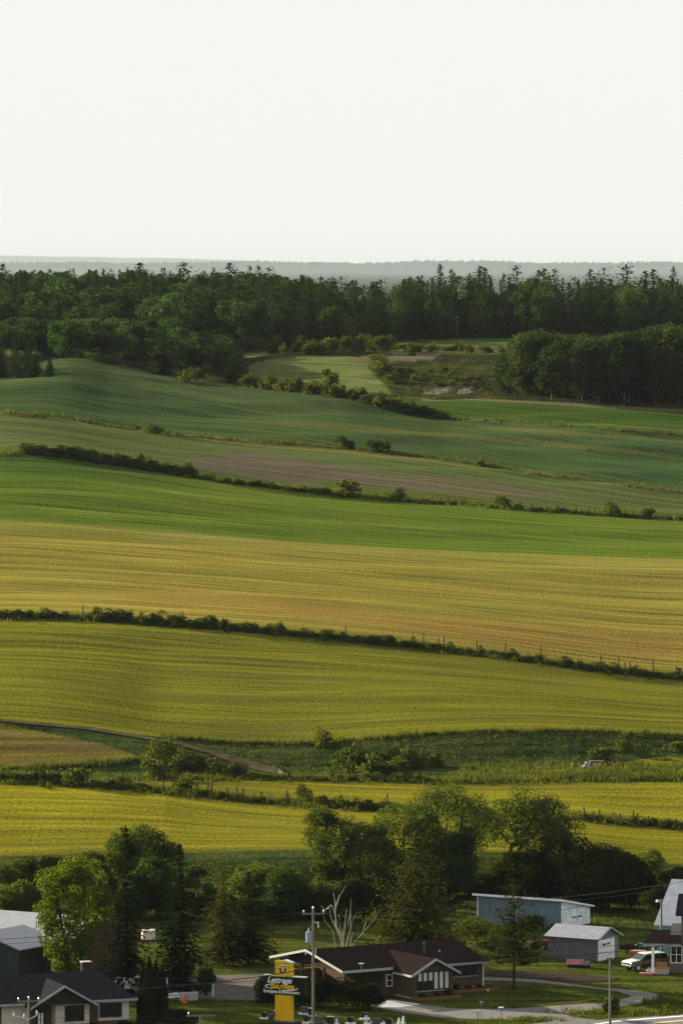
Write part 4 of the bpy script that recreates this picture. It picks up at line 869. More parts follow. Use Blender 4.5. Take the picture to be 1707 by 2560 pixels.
# stones and slab in the gully
box_thing('concrete_slab', 'grey concrete slab resting on blocks at the foot of the bank', 'slab', 1490, 1914, .05, [('top', MB().box(-1.0,1.0,-.5,.5,.55,.68), 'granite_grey'), ('block', MB().box(-.9,-.5,-.45,.45,0,.546), 'granite_grey'), ('block', MB().box(.5,.95,-.45,.45,0,.546), 'granite_grey')])
def boulders():
    o = G(1464, 1922); t = thing('rock_pile', 'pile of pinkish white boulders beside the concrete slab', 'rock pile', o)
    for x, y, z, r in ((-.45,0,.15,.3),(.1,.1,.3,.42),(.35,-.2,.25,.3),(.05,0,.75,.28),(-.15,-.2,.35,.26)):
        mb = MB(); mb.lathe([(r*.3,-r*.8),(r*.9,-r*.5),(r,0),(r*.7,r*.6),(r*.2,r*.95)], 7, (x,y,z)); mb.v = [(a+R.uniform(-.08,.08), b+R.uniform(-.08,.08), c+R.uniform(-.06,.06)) for a, b, c in mb.v]; mb.build('boulder', M['concrete'], t)
boulders()
box_thing('timber', 'pale weathered timber lying in the grass left of the boulders', 'timber', 1348, 1920, -.1, [('plank', MB().box(-.7,.6,-.12,.12,.05,.2), 'dead_wood'), ('plank', MB().box(-.2,.75,.14,.34,.04,.16), 'dead_wood')])
box_thing('tree_stump', 'short pale stump standing in the grass left of the boulders', 'stump', 1427, 1921, 0, [('stump', MB().tube([(0,0,-.1),(.08,0,.3),(.12,0,.55)], [.18,.13,.1], 8), 'wood'), ('splinter', MB().tube([(.1,0,.5),(.22,0,.8)], [.06,.02], 5), 'dead_wood')])
# white rock outcrops in the hollow
def outcrop(u, v, w, label):
    p = G(u, v); mb = MB()
    for _ in range(26):
        x = R.uniform(-w, w); y = R.uniform(-.9,.9)*w*2.2; X, Y = p.x+x, p.y+y; z = gz(X, Y)-p.z; r = R.uniform(.06,.2)
        k = len(mb.v); mb.lathe([(r,-.25),(r*1.1,.05),(r*.7,.22),(r*.2,.3)], 6, (x,y,z)); mb.v[k:] = [(a+R.uniform(-.2,.2), b+R.uniform(-.3,.3), c+R.uniform(-.06,.06)) for a, b, c in mb.v[k:]]
    tag(mb.build('rock_outcrop', M['rock'], None, p), label, 'rock outcrop')
outcrop(1105, 977, 2.6, 'left bare white rock outcrop in the grassy hollow'); outcrop(1163, 976, 1.4, 'right bare white rock outcrop in the grassy hollow')
# ------------------------------------------------------------------ utility poles and wires
def pole(u, v, vt, label, r=.14, arm=None, extra=None, name='utility_pole'):
    o = P(u, v, 1008000/(v-VH)); o.z = 0; s = F/o.y; h = (v-vt)/s; t = thing(name, label, 'utility pole', o)
    MB().tube([(0,0,-.5),(0,0,h)], [r*1.15, r*.85], 8).build('pole', M['pole_wood'], t)
    if arm:
        z, w, rz, n = arm; z = h - z; a = MB().box(-w,w,-.06-r,-r,z,z+.14).build('crossarm', M['pole_wood'], t, (0,0,0), rz)
        for x in n:
            MB().lathe([(.03,0),(.035,.1),(.065,.13),(.07,.2),(.035,.27)], 8, (x,-r-.03,z+.143)).build('insulator', M['porcelain'], a)
    return t, h
t, hm = pole(783, 2590, 2274, 'tall grey utility pole with a transformer beside the brown bungalow', .12, (.45, 1.05, .1, (-.9,.95)))
MB().lathe([(.03,hm),(.035,hm+.1),(.065,hm+.13),(.07,hm+.2),(.035,hm+.27)], 8).build('insulator', M['porcelain'], t)
tr = MB().lathe([(.18,hm-3.1),(.27,hm-3.05),(.27,hm-2.15),(.29,hm-2.1),(.12,hm-2.02)], 14, (-.42,-.1,0)).build('transformer', M['transformer'], t)
MB().tube([(-.42,-.1,hm-2.05),(-.42,-.1,hm-1.7)], [.06,.04], 8).build('bushing', M['porcelain'], tr)
MB().box(.15,.55,-.05,.05,hm-1.25,hm-1.18).tube([(.45,0,hm-1.2),(.5,0,hm-1.7)], .05).build('fuse_cutout', M['porcelain'], t)
MB().tube([(.2,0,hm-3.6),(.2,0,hm-4.2)], .06).build('insulator', M['porcelain'], t); MB().tube([(-.7,0,hm-3.9),(-.7,0,hm-4.2)], .05).build('insulator', M['porcelain'], t)
pole(1524, 2600, 2394, 'plain grey utility pole in front of the gravel drive', .12, (.15, .38, 0, ()))
t, hl = pole(73, 2640, 2498, 'utility pole with porcelain insulators in the lower left corner', .13, (.25, 1.0, .1, (-.95,.9)))
MB().lathe([(.03,hl),(.035,hl+.1),(.065,hl+.13),(.07,hl+.2),(.035,hl+.27)], 8).build('insulator', M['porcelain'], t)
MB().tube([(-1.3,-.2,hl-1.5),(0,-.2,hl-1.85)], .05).tube([(0,-.2,hl-1.85),(.9,-.2,hl-1.35)], .05).build('bracket', M['steel'], t)
for x, z in ((-1.35,-1.5),(-.4,-1.6),(.75,-1.3)): MB().lathe([(.05,-.1),(.09,0),(.09,.18),(.06,.3)], 8, (x,-.22,hl+z)).build('insulator', M['porcelain'], t)
pole(502, 2660, 2538, 'leaning wooden pole top with a tilted crossarm at the bottom edge', .12, (.1, 1.3, .1, (-1.1,)))
t, hy = pole(1652, 2392, 2248, 'thin brown yard pole with a white lamp in front of the silver roofed barn', .11)
MB().tube([(0,0,hy-.25),(-.2,-.1,hy-.1),(-.32,-.15,hy-.1)], .03).build('lamp_arm', M['steel'], t); MB().lathe([(.16,hy-.3),(.2,hy-.2),(.12,hy-.05),(.04,hy)], 10, (-.4,-.2,0)).build('lamp', M['porcelain'], t)
o = G(1142, 846); t = thing('utility_pole', 'distant lone utility pole on the far terrace', 'utility pole', o); MB().tube([(0,0,-.3),(0,0,6.6)], [.2,.15], 6).build('pole', M['pole_wood'], t); MB().box(-.6,.6,-.06,.06,6.1,6.3).build('crossarm', M['pole_wood'], t)
def wire(label, p, r=.02, sag=.35):
    mb = MB(); a, b = P(*p[0]), P(*p[1]); Q = [a.lerp(b, k/16) - Vector((0,0,4*sag*(k/16)*(1-k/16))) for k in range(17)]
    mb.tube([q-a for q in Q], r, 4, False); tag(mb.build('overhead_wire', M['wire'], None, a), label, 'wire')
wire('upper of two wires running left from the transformer pole', ((-60,2352,525),(765,2279,523)), .026, .25); wire('lower of two wires running left from the transformer pole', ((-60,2364,525),(765,2290,523)), .016, .3)
wire('thick dark cable crossing the yellow sign pylon', ((300,2474,518),(783,2420,523)), .04, .3); wire('thin cable above the thick one at the sign pylon', ((480,2424,518),(783,2399,523)), .02, .2)
wire('middle cable slanting across the tan yard', ((430,2462,518),(783,2432,523)), .018, .25); wire('faint cable over the gravel yard', ((360,2448,518),(783,2409,523)), .016, .25)
wire('lowest thick cable across the grey garage', ((1200,2400,540),(1760,2347,545)), .035, .45); wire('middle cable across the grey garage', ((1230,2382,540),(1760,2336,545)), .02, .3); wire('upper cable across the grey garage roof', ((1230,2366,540),(1760,2322,545)), .022, .2)
wire('upper wire in front of the dark trees at right', ((1150,2262,560),(1780,2192,545)), .022, .4); wire('lower wire in front of the dark trees at right', ((1300,2262,560),(1660,2222,590)), .014, .2)
wire('upper faint wire over the bungalow roof from the pole', ((800,2274,523),(1300,2268,560)), .014, .1); wire('lower faint wire over the bungalow roof from the pole', ((783,2350,523),(1010,2352,560)), .016, .1)
for i, (v0, v1) in enumerate(((2502,2554),(2512,2566),(2534,2578),(2545,2590))): wire(('topmost','second','third','lowest')[i] + ' wire slanting across the charcoal roofed house', ((80,v0,515),(500,v1,505)), .016, .15)
wire('wire leaving the lower left pole toward the frame edge', ((-40,2512,515),(60,2505,515)), .016, .05)
# ------------------------------------------------------------------ sign pylon
def text(par, s, x, z, size, m, y, shear=0, name='lettering', sx=1., bold=0):
    cu = bpy.data.curves.new('t', 'FONT'); cu.body = s; cu.size = size; cu.shear = shear; cu.extrude = .012; cu.offset = bold; cu.align_x = 'CENTER'; cu.resolution_u = 3
    ob = bpy.data.objects.new('t', cu); C.objects.link(ob); dg = bpy.context.evaluated_depsgraph_get(); me = bpy.data.meshes.new_from_object(ob.evaluated_get(dg)); bpy.data.objects.remove(ob); me.materials.clear()
    t = link_mesh(name, me, M[m], par, (x, y, z)); t.rotation_euler = (PI/2, 0, 0); t.scale = (sx, 1, 1); return t
def sign():
    o = G(711, 2554); t = thing('sign_pylon', 'yellow sign pylon with a round emblem and a black lettered board', 'sign', (o.x, o.y, 0), DEG(-28))
    cw = .85
    MB().box(-1.3,1.3,-.75,.75,0,.12).build('plinth', M['granite_grey'], t)
    MB().box(-cw,cw,-.3,.3,.12,2.62).build('lower_column', M['yellow'], t)
    MB().prism([(-cw,-.3,4.32),(cw,-.3,4.32),(cw,-.3,5.62),(0.1,-.3,5.85),(-cw,-.3,5.8)], (0,.6,0)).build('upper_column', M['yellow'], t)
    MB().prism([(.12,-.34,5.86),(cw+.1,-.34,5.63),(cw+.1,-.34,5.7),(.12,-.34,5.94)], (0,.68,0)).build('top_cap', M['ink_white'], t)
    b = MB().box(-2.2,2.35,-.38,.38,2.6,4.32).build('board', M['black'], t, bevel=.03)
    MB().box(-2.2,-.95,-.2,.34,4.325,4.40).box(.9,2.35,-.2,.34,4.325,4.40).build('painted_edge_light', M['ink_white'], b)  # white strips paint the light caught along the board's top edges
    y = -.40
    text(b, 'Lettrage', -.35, 3.72, .78, 'ink_white', y, .35, sx=1.0, bold=.012)
    text(b, 'GAUTHIER', -.05, 3.17, .52, 'ink_gold', y, .3, sx=1.05, bold=.02)
    text(b, 'Enseignes & Monuments', -.10, 2.74, .47, 'ink_white', y, 0, sx=.84, bold=.003)
    def swoosh(a0, a1, rx, rz, cx, cz, w, m):
        mb = MB(); n = 24; P_ = []
        for k in range(n+1):
            a = a0+(a1-a0)*k/n; ww = w*math.sin(PI*k/n)+.006; P_.append(((cx+(rx+ww)*math.cos(a), y-.012, cz+(rz+ww)*math.sin(a)), (cx+(rx-ww)*math.cos(a), y-.012, cz+(rz-ww)*math.sin(a))))
        for p, q in zip(P_, P_[1:]): mb.prism([p[0], q[0], q[1], p[1]], (0,.015,0))
        mb.build('swoosh', M[m], b)
    swoosh(DEG(110), DEG(235), 1.72, .30, -.1, 3.34, .05, 'ink_white'); swoosh(DEG(265), DEG(380), 1.72, .27, -.1, 3.30, .05, 'ink_white')
    m = MB()
    for k in range(5): m.box(-1.22+k*.17, -1.12+k*.17, y-.01, y+.005, 3.585+.01*(k % 2), 3.63+.02*((k+1) % 2))
    m.build('flourish', M['ink_gold'], b)
    for x0, z0, x1, z1 in ((-2.15,4.0,-1.6,4.2),(.1,4.12,1.2,4.28)): MB().prism([(x0,y+.008,z0),(x1,y+.008,z0),(x1+.1,y+.008,z1),(x0,y+.008,z1)], (0,.008,0)).build('green_flash', M['leaf_willow'], b)
    # round emblem on the upper column: pale rim, brown disc, yellow crest
    def disc(r, yy, m, nm, par, lump=0, cx=0, cz=4.98, sq=1.08):
        P_ = [(cx+r*(1+lump*math.sin(3*a+1))*math.cos(a), yy, cz+r*sq*(1+lump*math.sin(2*a))*math.sin(a)) for a in (2*PI*k/28 for k in range(28))]
        return MB().prism(P_, (0,.02,0)).build(nm, M[m], par)
    e = disc(.46, -.325, 'ink_white', 'emblem', t, .04); disc(.40, -.35, 'emblem_brown', 'disc', e, .05)
    st = []
    for k in range(10):
        a = PI/2 + k*PI/5; r = .30 if k % 2 == 0 else .12; st.append((r*math.cos(a)+.02, -.375, 5.14+r*math.sin(a)))
    MB().prism(st, (0,.02,0)).build('crest', M['emblem_yellow'], e); disc(.13, -.372, 'ink_gold', 'mark', e, .1, .03, 4.82, .6)
sign()
# ------------------------------------------------------------------ gravestones on display
def stone(u, v, w, h, m, label, shape=0, base='marble', cap=False, rz=-.3):
    o = G(u, v); s = F/o.y; w /= s; h /= s; d = .28; t = thing('gravestone', label, 'gravestone', (o.x, o.y, 0), rz)
    MB().box(-w*.72,w*.72,-d*1.3,d*1.3,0,.14).build('base', M[base], t)
    if shape == 0: pts = [(-w/2,.144),(w/2,.144),(w/2,h*.9),(w*.2,h),(-w*.2,h),(-w/2,h*.9)]
    elif shape == 1: pts = [(-w*.35,.144),(w*.35,.144),(w*.55,h*.45),(w*.45,h*.85),(w*.15,h),(-w*.2,h),(-w*.48,h*.8),(-w*.52,h*.4)]
    else: pts = [(-w/2,.144),(w/2,.144),(w/2,h),(-w/2,h*.96)]
    MB().prism([(x,-d/2,z) for x, z in pts], (0,d,0)).build('slab', M[m], t, bevel=.02)
    if cap: MB().box(-w*.45,w*.45,-d*.4,d*.4,h+.004,h+.06).build('top', M['marble'], t)
GG = [(661,2547,13,17,'granite_black','round black gravestone left of the sign on a white base',1,'marble',0),(678,2554,14,20,'granite_brown','brown square gravestone just left of the sign',2,'granite_brown',0),(689,2546,9,18,'granite_black','black gravestone with a white top half behind the sign',0,'marble',1),
 (762,2536,20,20,'granite_grey','wide dark grey gravestone right of the sign',2,'marble',0),(779,2541,15,20,'granite_black','black gravestone with white top behind the utility pole',0,'concrete',1),(766,2558,12,20,'granite_black','narrow black gravestone close to the utility pole',1,'marble',0),(797,2558,16,18,'granite_grey','dark grey gravestone just right of the utility pole',0,'granite_grey',0),
 (826,2564,20,22,'granite_black','broad black gravestone with a white top edge',0,'marble',1),(845,2556,12,14,'granite_grey','small grey gravestone behind the white obelisk',0,'granite_grey',0),(876,2560,16,19,'granite_black','round black gravestone in the middle of the lawn display',1,'marble',0),(911,2549,16,18,'granite_black','upright black gravestone beside the white cross',0,'marble',0),
 (940,2566,22,22,'granite_grey','wide grey gravestone in the front right of the display',0,'granite_grey',0),(972,2566,18,20,'granite_black','black gravestone at the right end of the display',0,'marble',0)]
for g in GG: stone(*g[:6], *g[6:8], bool(g[8]))
for i, (u, v, h, lb, k) in enumerate(((841,2562,16,'white marble obelisk among the dark gravestones',0),(915,2560,22,'white marble cross on a base among the gravestones',1),(927,2563,12,'low white marble marker beside the cross',0),(958,2562,8,'flat white marble block between dark gravestones',0),(997,2564,20,'left white marble statue at the right end of the display',2),(1008,2564,24,'right taller white marble statue at the end of the display',2))):
    o = G(u, v); s = F/o.y; h /= s; t = thing('marble_monument', lb, 'monument', (o.x, o.y, 0), -.2); MB().box(-.25,.25,-.2,.2,0,.12).build('base', M['marble'], t)
    if k == 0: MB().prism([(-.15,-.12,.124),(.15,-.12,.124),(.06,-.12,h*.9),(0,-.12,h),(-.06,-.12,h*.9)], (0,.24,0)).build('shaft', M['marble'], t)
    elif k == 1: MB().box(-.07,.07,-.06,.06,.124,h).build('upright', M['marble'], t); MB().box(-.26,.26,-.055,.055,h*.62,h*.62+.13).build('crossbar', M['marble'], t)
    else: MB().lathe([(.14,.124),(.17,.3),(.1,h*.5),(.14,h*.68),(.05,h*.8),(.08,h*.88),(.03,h)], 10).build('figure', M['marble'], t)
# road-side posts
for u, v, vt, lb, m, w in ((1203,2552,2504,'thin dark post with a small blue round sign by the drive','blue_sign',.16),(1252,2551,2519,'blue and white mailbox on a thin post by the drive','blue_sign',.22),(1195,2552,2531,'short plain wooden stake beside the blue round sign','post',.05),(1219,2488,2474,'small garden lamp with a pale top on the lawn','marble',.1)):
    o = G(u, v); h = (v-vt)/(F/o.y); t = thing('roadside_post', lb, 'post', (o.x, o.y, 0)); MB().tube([(0,0,-.2),(0,0,h-w)], .035, 6).build('post', M['granite_grey' if m != 'post' else 'post'], t)
    MB().box(-w,w,-w*.6,w*.6,h-w-.002,h).build('head', M[m], t)
    if 'mailbox' in lb: MB().box(-w*1.1,w*1.1,-w*.7,w*.7,h+.003,h+.05).build('lid', M['marble'], t)
# ------------------------------------------------------------------ near trees
def big(label, u, vb, vt, wpx, gen, m='leaf_willow', bark='bark', name='tree', cat='tree'):
    p = G(u, vb); s = F/p.y; h = (vb-vt)/s; w = wpx/s; cr, tk = gen(h, w); t = tree_root(name, label, cat, cr, tk, M[m], M[bark]); t.location = p; return t
SEED = [500]
def bl(ncl, per, leaf, th=.04, cr=(.13,.24), stems=1, squash=.75):
    SEED[0] += 1; sd = SEED[0]; return lambda h, w: broadleaf(h, w*1.12, ncl, int(per*1.45), leaf*.85, th, sd, squash, cr, stems)
def sp(lev, leaf, th=.06, droop=.35, op=0, pw=.85, den=1.):
    SEED[0] += 1; sd = SEED[0]; return lambda h, w: spruce(h, w, lev, leaf, sd, th, droop, op, pw, den)
big('bright yellow green maple lit by the sun over the barn roof', 186, 2492, 2132, 195, bl(60,230,.17,.1,(.10,.18),2), 'leaf_bright')
big('tall narrow dark spruce just right of the bright maple', 314, 2484, 2062, 165, sp(27,.30,.05,.5,0,.85,2.4), 'needle_dark', name='spruce_tree', cat='spruce')
big('rounded olive tree rising behind the narrow spruce', 356, 2250, 2056, 185, bl(56,220,.17,.03,(.12,.2)), 'leaf_willow')
for i, (u, vb, vt, w, lb) in enumerate(((12,2290,2158,120,'leafy tree at the left edge behind the barn'),(78,2280,2140,110,'second leafy tree from the left behind the barn'),(128,2280,2135,90,'leafy tree behind the barn, left of the bright maple'),(205,2270,2128,110,'leafy tree showing above the bright maple'),(248,2285,2150,90,'small leafy tree between maple and olive tree'),(40,2310,2195,110,'low leafy tree close behind the barn roof'))):
    big(lb, u, vb, vt, w, bl(30,220,.17,.02,(.15,.25)), 'leaf_willow')
big('broad dark leafy tree left of the middle spruce', 392, 2300, 2140, 130, bl(32,200,.17,.03), 'leaf_willow')
big('tall dark spruce in the middle of the left yard', 450, 2470, 2108, 190, sp(25,.31,.05,.5,0,.82,2.4), 'needle_dark', name='spruce_tree', cat='spruce')
big('sparse dark larch left of the paired larches', 560, 2412, 2172, 160, sp(22,.29,.08,.2,.08,.7,2.2), 'needle_pine', name='larch_tree', cat='larch')
big('dark larch at the right of the pair above the sign', 622, 2408, 2178, 180, sp(22,.29,.08,.2,.08,.7,2.2), 'needle_dark', name='larch_tree', cat='larch')
big('leafy green tree behind the larch pair', 640, 2290, 2150, 120, bl(28,200,.17,.03), 'leaf_light')
big('light green leafy tree left of the dead tree', 720, 2300, 2165, 120, bl(32,210,.15,.08), 'leaf_light')
big('rounded leafy bush tree nearest the dead tree', 765, 2290, 2205, 110, bl(24,190,.14,.05), 'leaf_willow')
big('leafy tree between the olive tree and the larches', 500, 2300, 2160, 80, bl(20,190,.17,.03), 'leaf_willow')
big('tall willow at the left of the big group', 818, 2280, 2008, 110, bl(40,200,.16,.15,(.14,.25)), 'leaf_willow')
big('dense dark willow in the left half of the big group', 905, 2285, 2038, 160, bl(44,200,.17,.04), 'leaf_willow')
big('willow with a domed crown near the big larch', 1010, 2275, 1992, 170, bl(42,200,.16,.15), 'leaf_willow')
big('tall willow in the centre of the big group', 1125, 2280, 1946, 225, bl(56,210,.16,.25,(.11,.2),2), 'leaf_willow')
big('willow right behind the big larch', 1120, 2290, 2060, 160, bl(44,200,.16,.1), 'leaf_willow')
def willow_y(h, w):
    rg = np.random.default_rng(77); cen = []; rad = []
    for _ in range(60):
        a = rg.uniform(0, 2*PI); q = rg.random()**.5; z = h*(.62 + .36*math.sqrt(max(0, 1-q*q))*rg.uniform(.5, 1)) - h*.12*q; r = w*rg.uniform(.08,.15)
        cen.append((q*w*.42*math.cos(a)+.07*w, q*w*.3*math.sin(a), z-r*.6)); rad.append((r, r, r*.7))
    cr = leaf_mesh('crown', clump_cards(cen, rad, 200, .16)); mb = MB(); r0 = .3
    for lean, ox in ((.14,-.25),(.26,.25)):
        pth = [(-.1*w+ox*.3, 0, -.3), (-.1*w+ox, 0, h*.25), (-.05*w+ox+lean*.3*w, 0, h*.45), (lean*w, .3, h*.66), (lean*1.3*w, .2, h*.85)]; mb.tube(pth, [r0*1.2, r0, r0*.8, r0*.5, r0*.1], 7)
        for k in rg.choice(60, 7, replace=False): mb.tube([pth[2+k % 2], Vector(pth[2+k % 2]).lerp(Vector(cen[k]), .5)-Vector((0,0,.2)), cen[k]], [r0*.45, r0*.25, r0*.06], 5)
    return cr, mb.mesh('trunk')
big('spreading willow with two bare leaning trunks against the yellow field', 1288, 2255, 1944, 325, willow_y, 'leaf_willow')
for i, (u, vb, vt, w, lb) in enumerate(((1345,2262,2110,140,'dark bushy tree below the spreading willow'),(1405,2265,2060,110,'dark tree with a light top right of the spreading willow'),(1452,2265,2092,120,'dark round tree in the middle of the right clump'),(1520,2270,2108,130,'dark tree with a broad crown in the right clump'),(1575,2280,2140,110,'dark tree near the right end of the clump'),(1290,2258,2130,120,'dark tree behind the left end of the long shed'),(1480,2276,2150,150,'low dark tree just behind the long shed'))):
    big(lb, u, vb, vt, w, bl(36,200,.17,.05,(.15,.25)), 'leaf_dark' if i not in (1,) else 'leaf_willow')
big('small bright leafy tree right of the dark clump', 1626, 2255, 2122, 80, bl(22,180,.15,.05), 'leaf_light')
big('leafy tree at the right edge above the barn', 1700, 2300, 2165, 110, bl(26,190,.16,.05), 'leaf_dark'); big('low leafy tree left of the silver barn roof', 1655, 2310, 2215, 90, bl(20,180,.15,.05), 'leaf_dark')
big('huge dark larch towering behind the brown bungalow', 1040, 2420, 2075, 290, sp(27,.36,.03,.16,.05,.72,2.8), 'needle_larch', name='larch_tree', cat='larch')
big('sparse rusty pine standing alone beside the gravel loop', 1284, 2472, 2196, 190, sp(20,.27,.25,.08,.12,.5,1.7), 'needle_pine', name='pine_tree', cat='pine')
big('low leafy tree between bungalow roof and the long shed', 1190, 2370, 2290, 120, bl(22,180,.14,.02), 'leaf_shrub'); big('low bright bush tree behind the bungalow right end', 1235, 2385, 2320, 90, bl(16,170,.14,.02), 'leaf_shrub')
for i, (u, vb, vt, w) in enumerate(((600,2300,2235,110),(690,2305,2225,110),(790,2295,2220,110),(850,2300,2200,120),(910,2300,2190,110),(965,2300,2180,110),(1030,2300,2170,120),(1090,2305,2180,120),(1150,2268,2180,120),(1215,2262,2180,110),(1255,2262,2180,100),(1320,2262,2170,120),(1380,2262,2170,120),(1440,2264,2170,120),(1500,2268,2175,120),(1560,2275,2180,110),(1605,2275,2190,90),(430,2296,2215,110),(340,2300,2210,110),(540,2300,2220,100))):
    big('dark leafy undergrowth tree beneath the tall tree row', u, vb, vt, w, bl(20,200,.18,.02,(.16,.27)), 'leaf_dark' if i > 3 and i < 17 else 'leaf_willow')['group'] = 'undergrowth trees of the tree row'
# cedars, yard shrubs
def cedar(h, w):
    n = 2600; z = NR.random(n)**.9; a = NR.uniform(0, 2*PI, n); r = w/2*np.minimum(1, (1-z)*2.2+.05)*np.sqrt(NR.uniform(.55,1,n)); pos = np.stack([r*np.cos(a), r*np.sin(a), z*h], 1)
    nn = np.stack([np.cos(a), np.sin(a), np.full(n, .3)], 1)+NR.normal(size=(n,3))*.4; tg = np.tile((0,0,1.), (n,1))+NR.normal(size=(n,3))*.3
    mb = MB().tube([(0,0,-.2),(0,0,h*.8)], [.1,.03], 6); return leaf_mesh('crown', cards(pos, nn, .13*NR.uniform(.6,1.3,n), .45, tg)), mb.mesh('trunk')
for u, vt, w, lb in ((358,2412,34,'leftmost columnar cedar of the cluster by the charcoal roof'),(374,2392,36,'tallest columnar cedar in the cluster'),(390,2402,36,'columnar cedar right of the tallest in the cluster'),(406,2416,32,'rightmost columnar cedar of the cluster'),(370,2430,44,'broad front cedar at the foot of the cluster')):
    big(lb, u, 2556 if w < 40 else 2562, vt, w, cedar, 'needle_dark', name='cedar', cat='cedar')
def ybush(u, v, vt, w, lb, m, seed, leaf=.13):
    p = G(u, v); s = F/p.y; o = link_mesh('shrub', shrub((v-vt)/s, w/s, 16, 170, leaf, seed), M[m], None, p); return tag(o, lb, 'shrub')
ybush(450, 2572, 2506, 100, 'wide dark mound shaped shrub right of the cedars', 'leaf_dark', 900)
ybush(515, 2496, 2398, 52, 'slender young tree shaped shrub beside the white stacks', 'leaf_willow', 901)
ybush(665, 2506, 2430, 66, 'dark shrub left of the sign column', 'leaf_dark', 902); ybush(748, 2518, 2408, 80, 'tall dark shrub behind the sign and pole', 'leaf_dark', 903)
ybush(812, 2520, 2432, 80, 'dark shrub in front of the carport', 'leaf_dark', 904); ybush(880, 2524, 2428, 100, 'large dark shrub in front of the bungalow wall', 'leaf_dark', 905); ybush(930, 2520, 2446, 60, 'dark shrub at the concrete apron', 'leaf_dark', 906)
ybush(1526, 2548, 2472, 58, 'leafy green shrub growing at the plain utility pole', 'leaf_shrub', 907); ybush(30, 2580, 2482, 80, 'reddish dark shrub at the lower left pole', 'leaf_dark', 908)
ybush(230, 2580, 2552, 30, 'small flowering shrub before the charcoal roofed house', 'leaf_dark', 909); ybush(312, 2580, 2545, 34, 'small dark shrub at the corner of the charcoal roofed house', 'leaf_dark', 910)
ybush(1330, 2320, 2282, 60, 'light weeds against the long shed wall', 'leaf_shrub', 911); ybush(1395, 2330, 2306, 50, 'weedy shrub between shed and garage', 'leaf_shrub', 912)
# dead tree
def dead_tree():
    o = G(858, 2410); s = F/o.y; t = thing('dead_tree', 'bare white dead tree with forked branches behind the bungalow roof', 'tree', (o.x, o.y, 0)); Yd = o.y
    def pt(u, v, dy=0): return P(u, v, Yd+dy) - Vector((o.x, o.y, 0))
    MB().tube([(0,0,-.3), pt(857,2378)], [.2,.13], 7).build('trunk', M['dead_wood'], t)
    br = [([(857,2378),(853,2350),(841,2322),(838,2290),(838,2272),(848,2240),(856,2228),(866,2212)],.10,.02,.3),([(838,2285),(828,2262),(817,2290-18),(812,2276),(802,2264)],.05,.02,-.4),([(838,2272),(837,2250),(834,2238),(833,2232)],.05,.015,.2),([(842,2322),(830,2300),(826,2290),(823,2270),(817,2272)],.05,.02,-.5),
      ([(857,2378),(858,2345),(853,2336),(845,2320)],.07,.03,.2),([(857,2342),(860,2328),(863,2300),(866,2272)],.05,.015,.5),([(862,2375),(872,2340),(877,2318),(876,2290),(873,2284)],.07,.02,-.3),([(875,2316),(884,2296),(893,2280)],.04,.012,-.2),([(873,2290),(870,2310),(863,2318)],.03,.012,.4),([(876,2290),(876,2262),(878,2245)],.035,.01,-.1),
      ([(868,2380),(890,2350),(905,2335),(925,2310),(945,2285),(955,2268)],.08,.015,.8),([(905,2335),(912,2312),(918,2298)],.03,.01,.9),([(838,2385),(836,2350),(832,2328),(826,2320),(810,2300),(808,2288)],.06,.012,-.8),([(874,2378),(878,2345),(882,2330)],.05,.015,.3),([(928,2366),(945,2345),(955,2334)],.04,.012,1.2),([(850,2300),(846,2288),(856,2280)],.03,.01,.3),([(855,2330),(848,2312),(844,2300)],.03,.01,-.3)]
    for pts, r0, r1, dy in br:
        n = len(pts); MB().tube([pt(u, v, dy*k/n) for k, (u, v) in enumerate(pts)], [r0+(r1-r0)*k/(n-1) for k in range(n)], 5).build('branch', M['dead_wood'], t)
dead_tree()
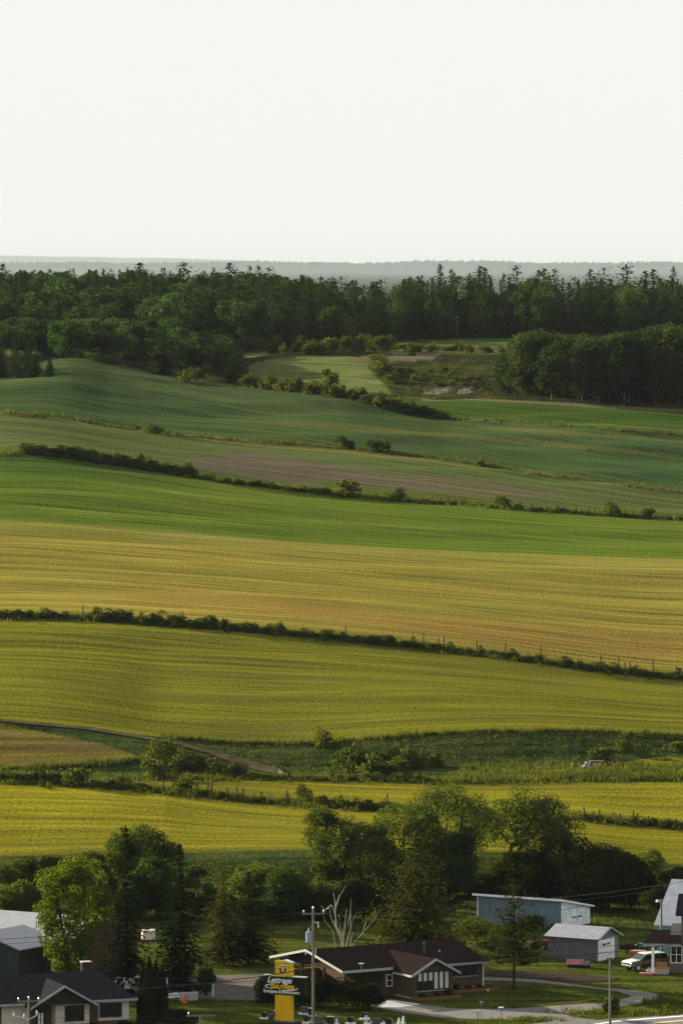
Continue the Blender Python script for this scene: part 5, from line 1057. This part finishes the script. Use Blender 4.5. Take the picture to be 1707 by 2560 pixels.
# ------------------------------------------------------------------ haze, sky, sun
hz = MB().box(-26000, 26000, -60, 142000, -6, 330).build('haze', None); tag(hz, 'thin pale evening haze lying over the valley', 'haze', kind='stuff')
hm_ = bpy.data.materials.new('haze'); hm_.use_nodes = True; N = hm_.node_tree.nodes; N.remove(N['Principled BSDF']); pv = N.new('ShaderNodeVolumePrincipled')
pv.inputs['Color'].default_value = (.34,.40,.46,1); pv.inputs['Density'].default_value = 1.2e-5; pv.inputs['Anisotropy'].default_value = 0
hm_.node_tree.links.new(pv.outputs[0], N['Material Output'].inputs['Volume']); hz.data.materials.append(hm_)
SUN_EL, SUN_AZ = DEG(12.5), DEG(46)       # azimuth counted from straight ahead towards the left
w = bpy.data.worlds.new('World'); bpy.context.scene.world = w; w.use_nodes = True; N = w.node_tree.nodes; L = w.node_tree.links
sk = N.new('ShaderNodeTexSky'); sk.sky_type = 'NISHITA'; sk.sun_disc = False; sk.sun_elevation = SUN_EL; sk.sun_rotation = -SUN_AZ
sk.air_density = 1.0; sk.dust_density = 1.5; sk.ozone_density = 1.0
hs = N.new('ShaderNodeHueSaturation'); hs.inputs['Saturation'].default_value = .22; L.new(sk.outputs[0], hs.inputs['Color'])
mn = N.new('ShaderNodeMix'); mn.data_type = 'RGBA'; mn.blend_type = 'DARKEN'; mn.inputs[0].default_value = 1; mn.inputs[7].default_value = (1.52,1.51,1.46,1)
L.new(hs.outputs[0], mn.inputs[6]); L.new(mn.outputs[2], N['Background'].inputs['Color']); N['Background'].inputs['Strength'].default_value = .12
sl = bpy.data.lights.new('sun', 'SUN'); sl.energy = 5.0; sl.angle = DEG(.5); sl.color = (1,.87,.64); so = bpy.data.objects.new('sun', sl); C.objects.link(so)
dv = Vector((-math.sin(SUN_AZ)*math.cos(SUN_EL), math.cos(SUN_AZ)*math.cos(SUN_EL), math.sin(SUN_EL))); so.rotation_euler = dv.to_track_quat('Z', 'Y').to_euler()
sc = bpy.context.scene; sc.view_settings.view_transform = 'Standard'; sc.view_settings.look = 'None'; sc.view_settings.gamma = 1
sc.view_settings.exposure = 2.35
sc.cycles.max_bounces = 6; sc.cycles.diffuse_bounces = 3; sc.cycles.transmission_bounces = 4; sc.cycles.volume_bounces = 0; sc.cycles.glossy_bounces = 2
sc.cycles.use_denoising = True
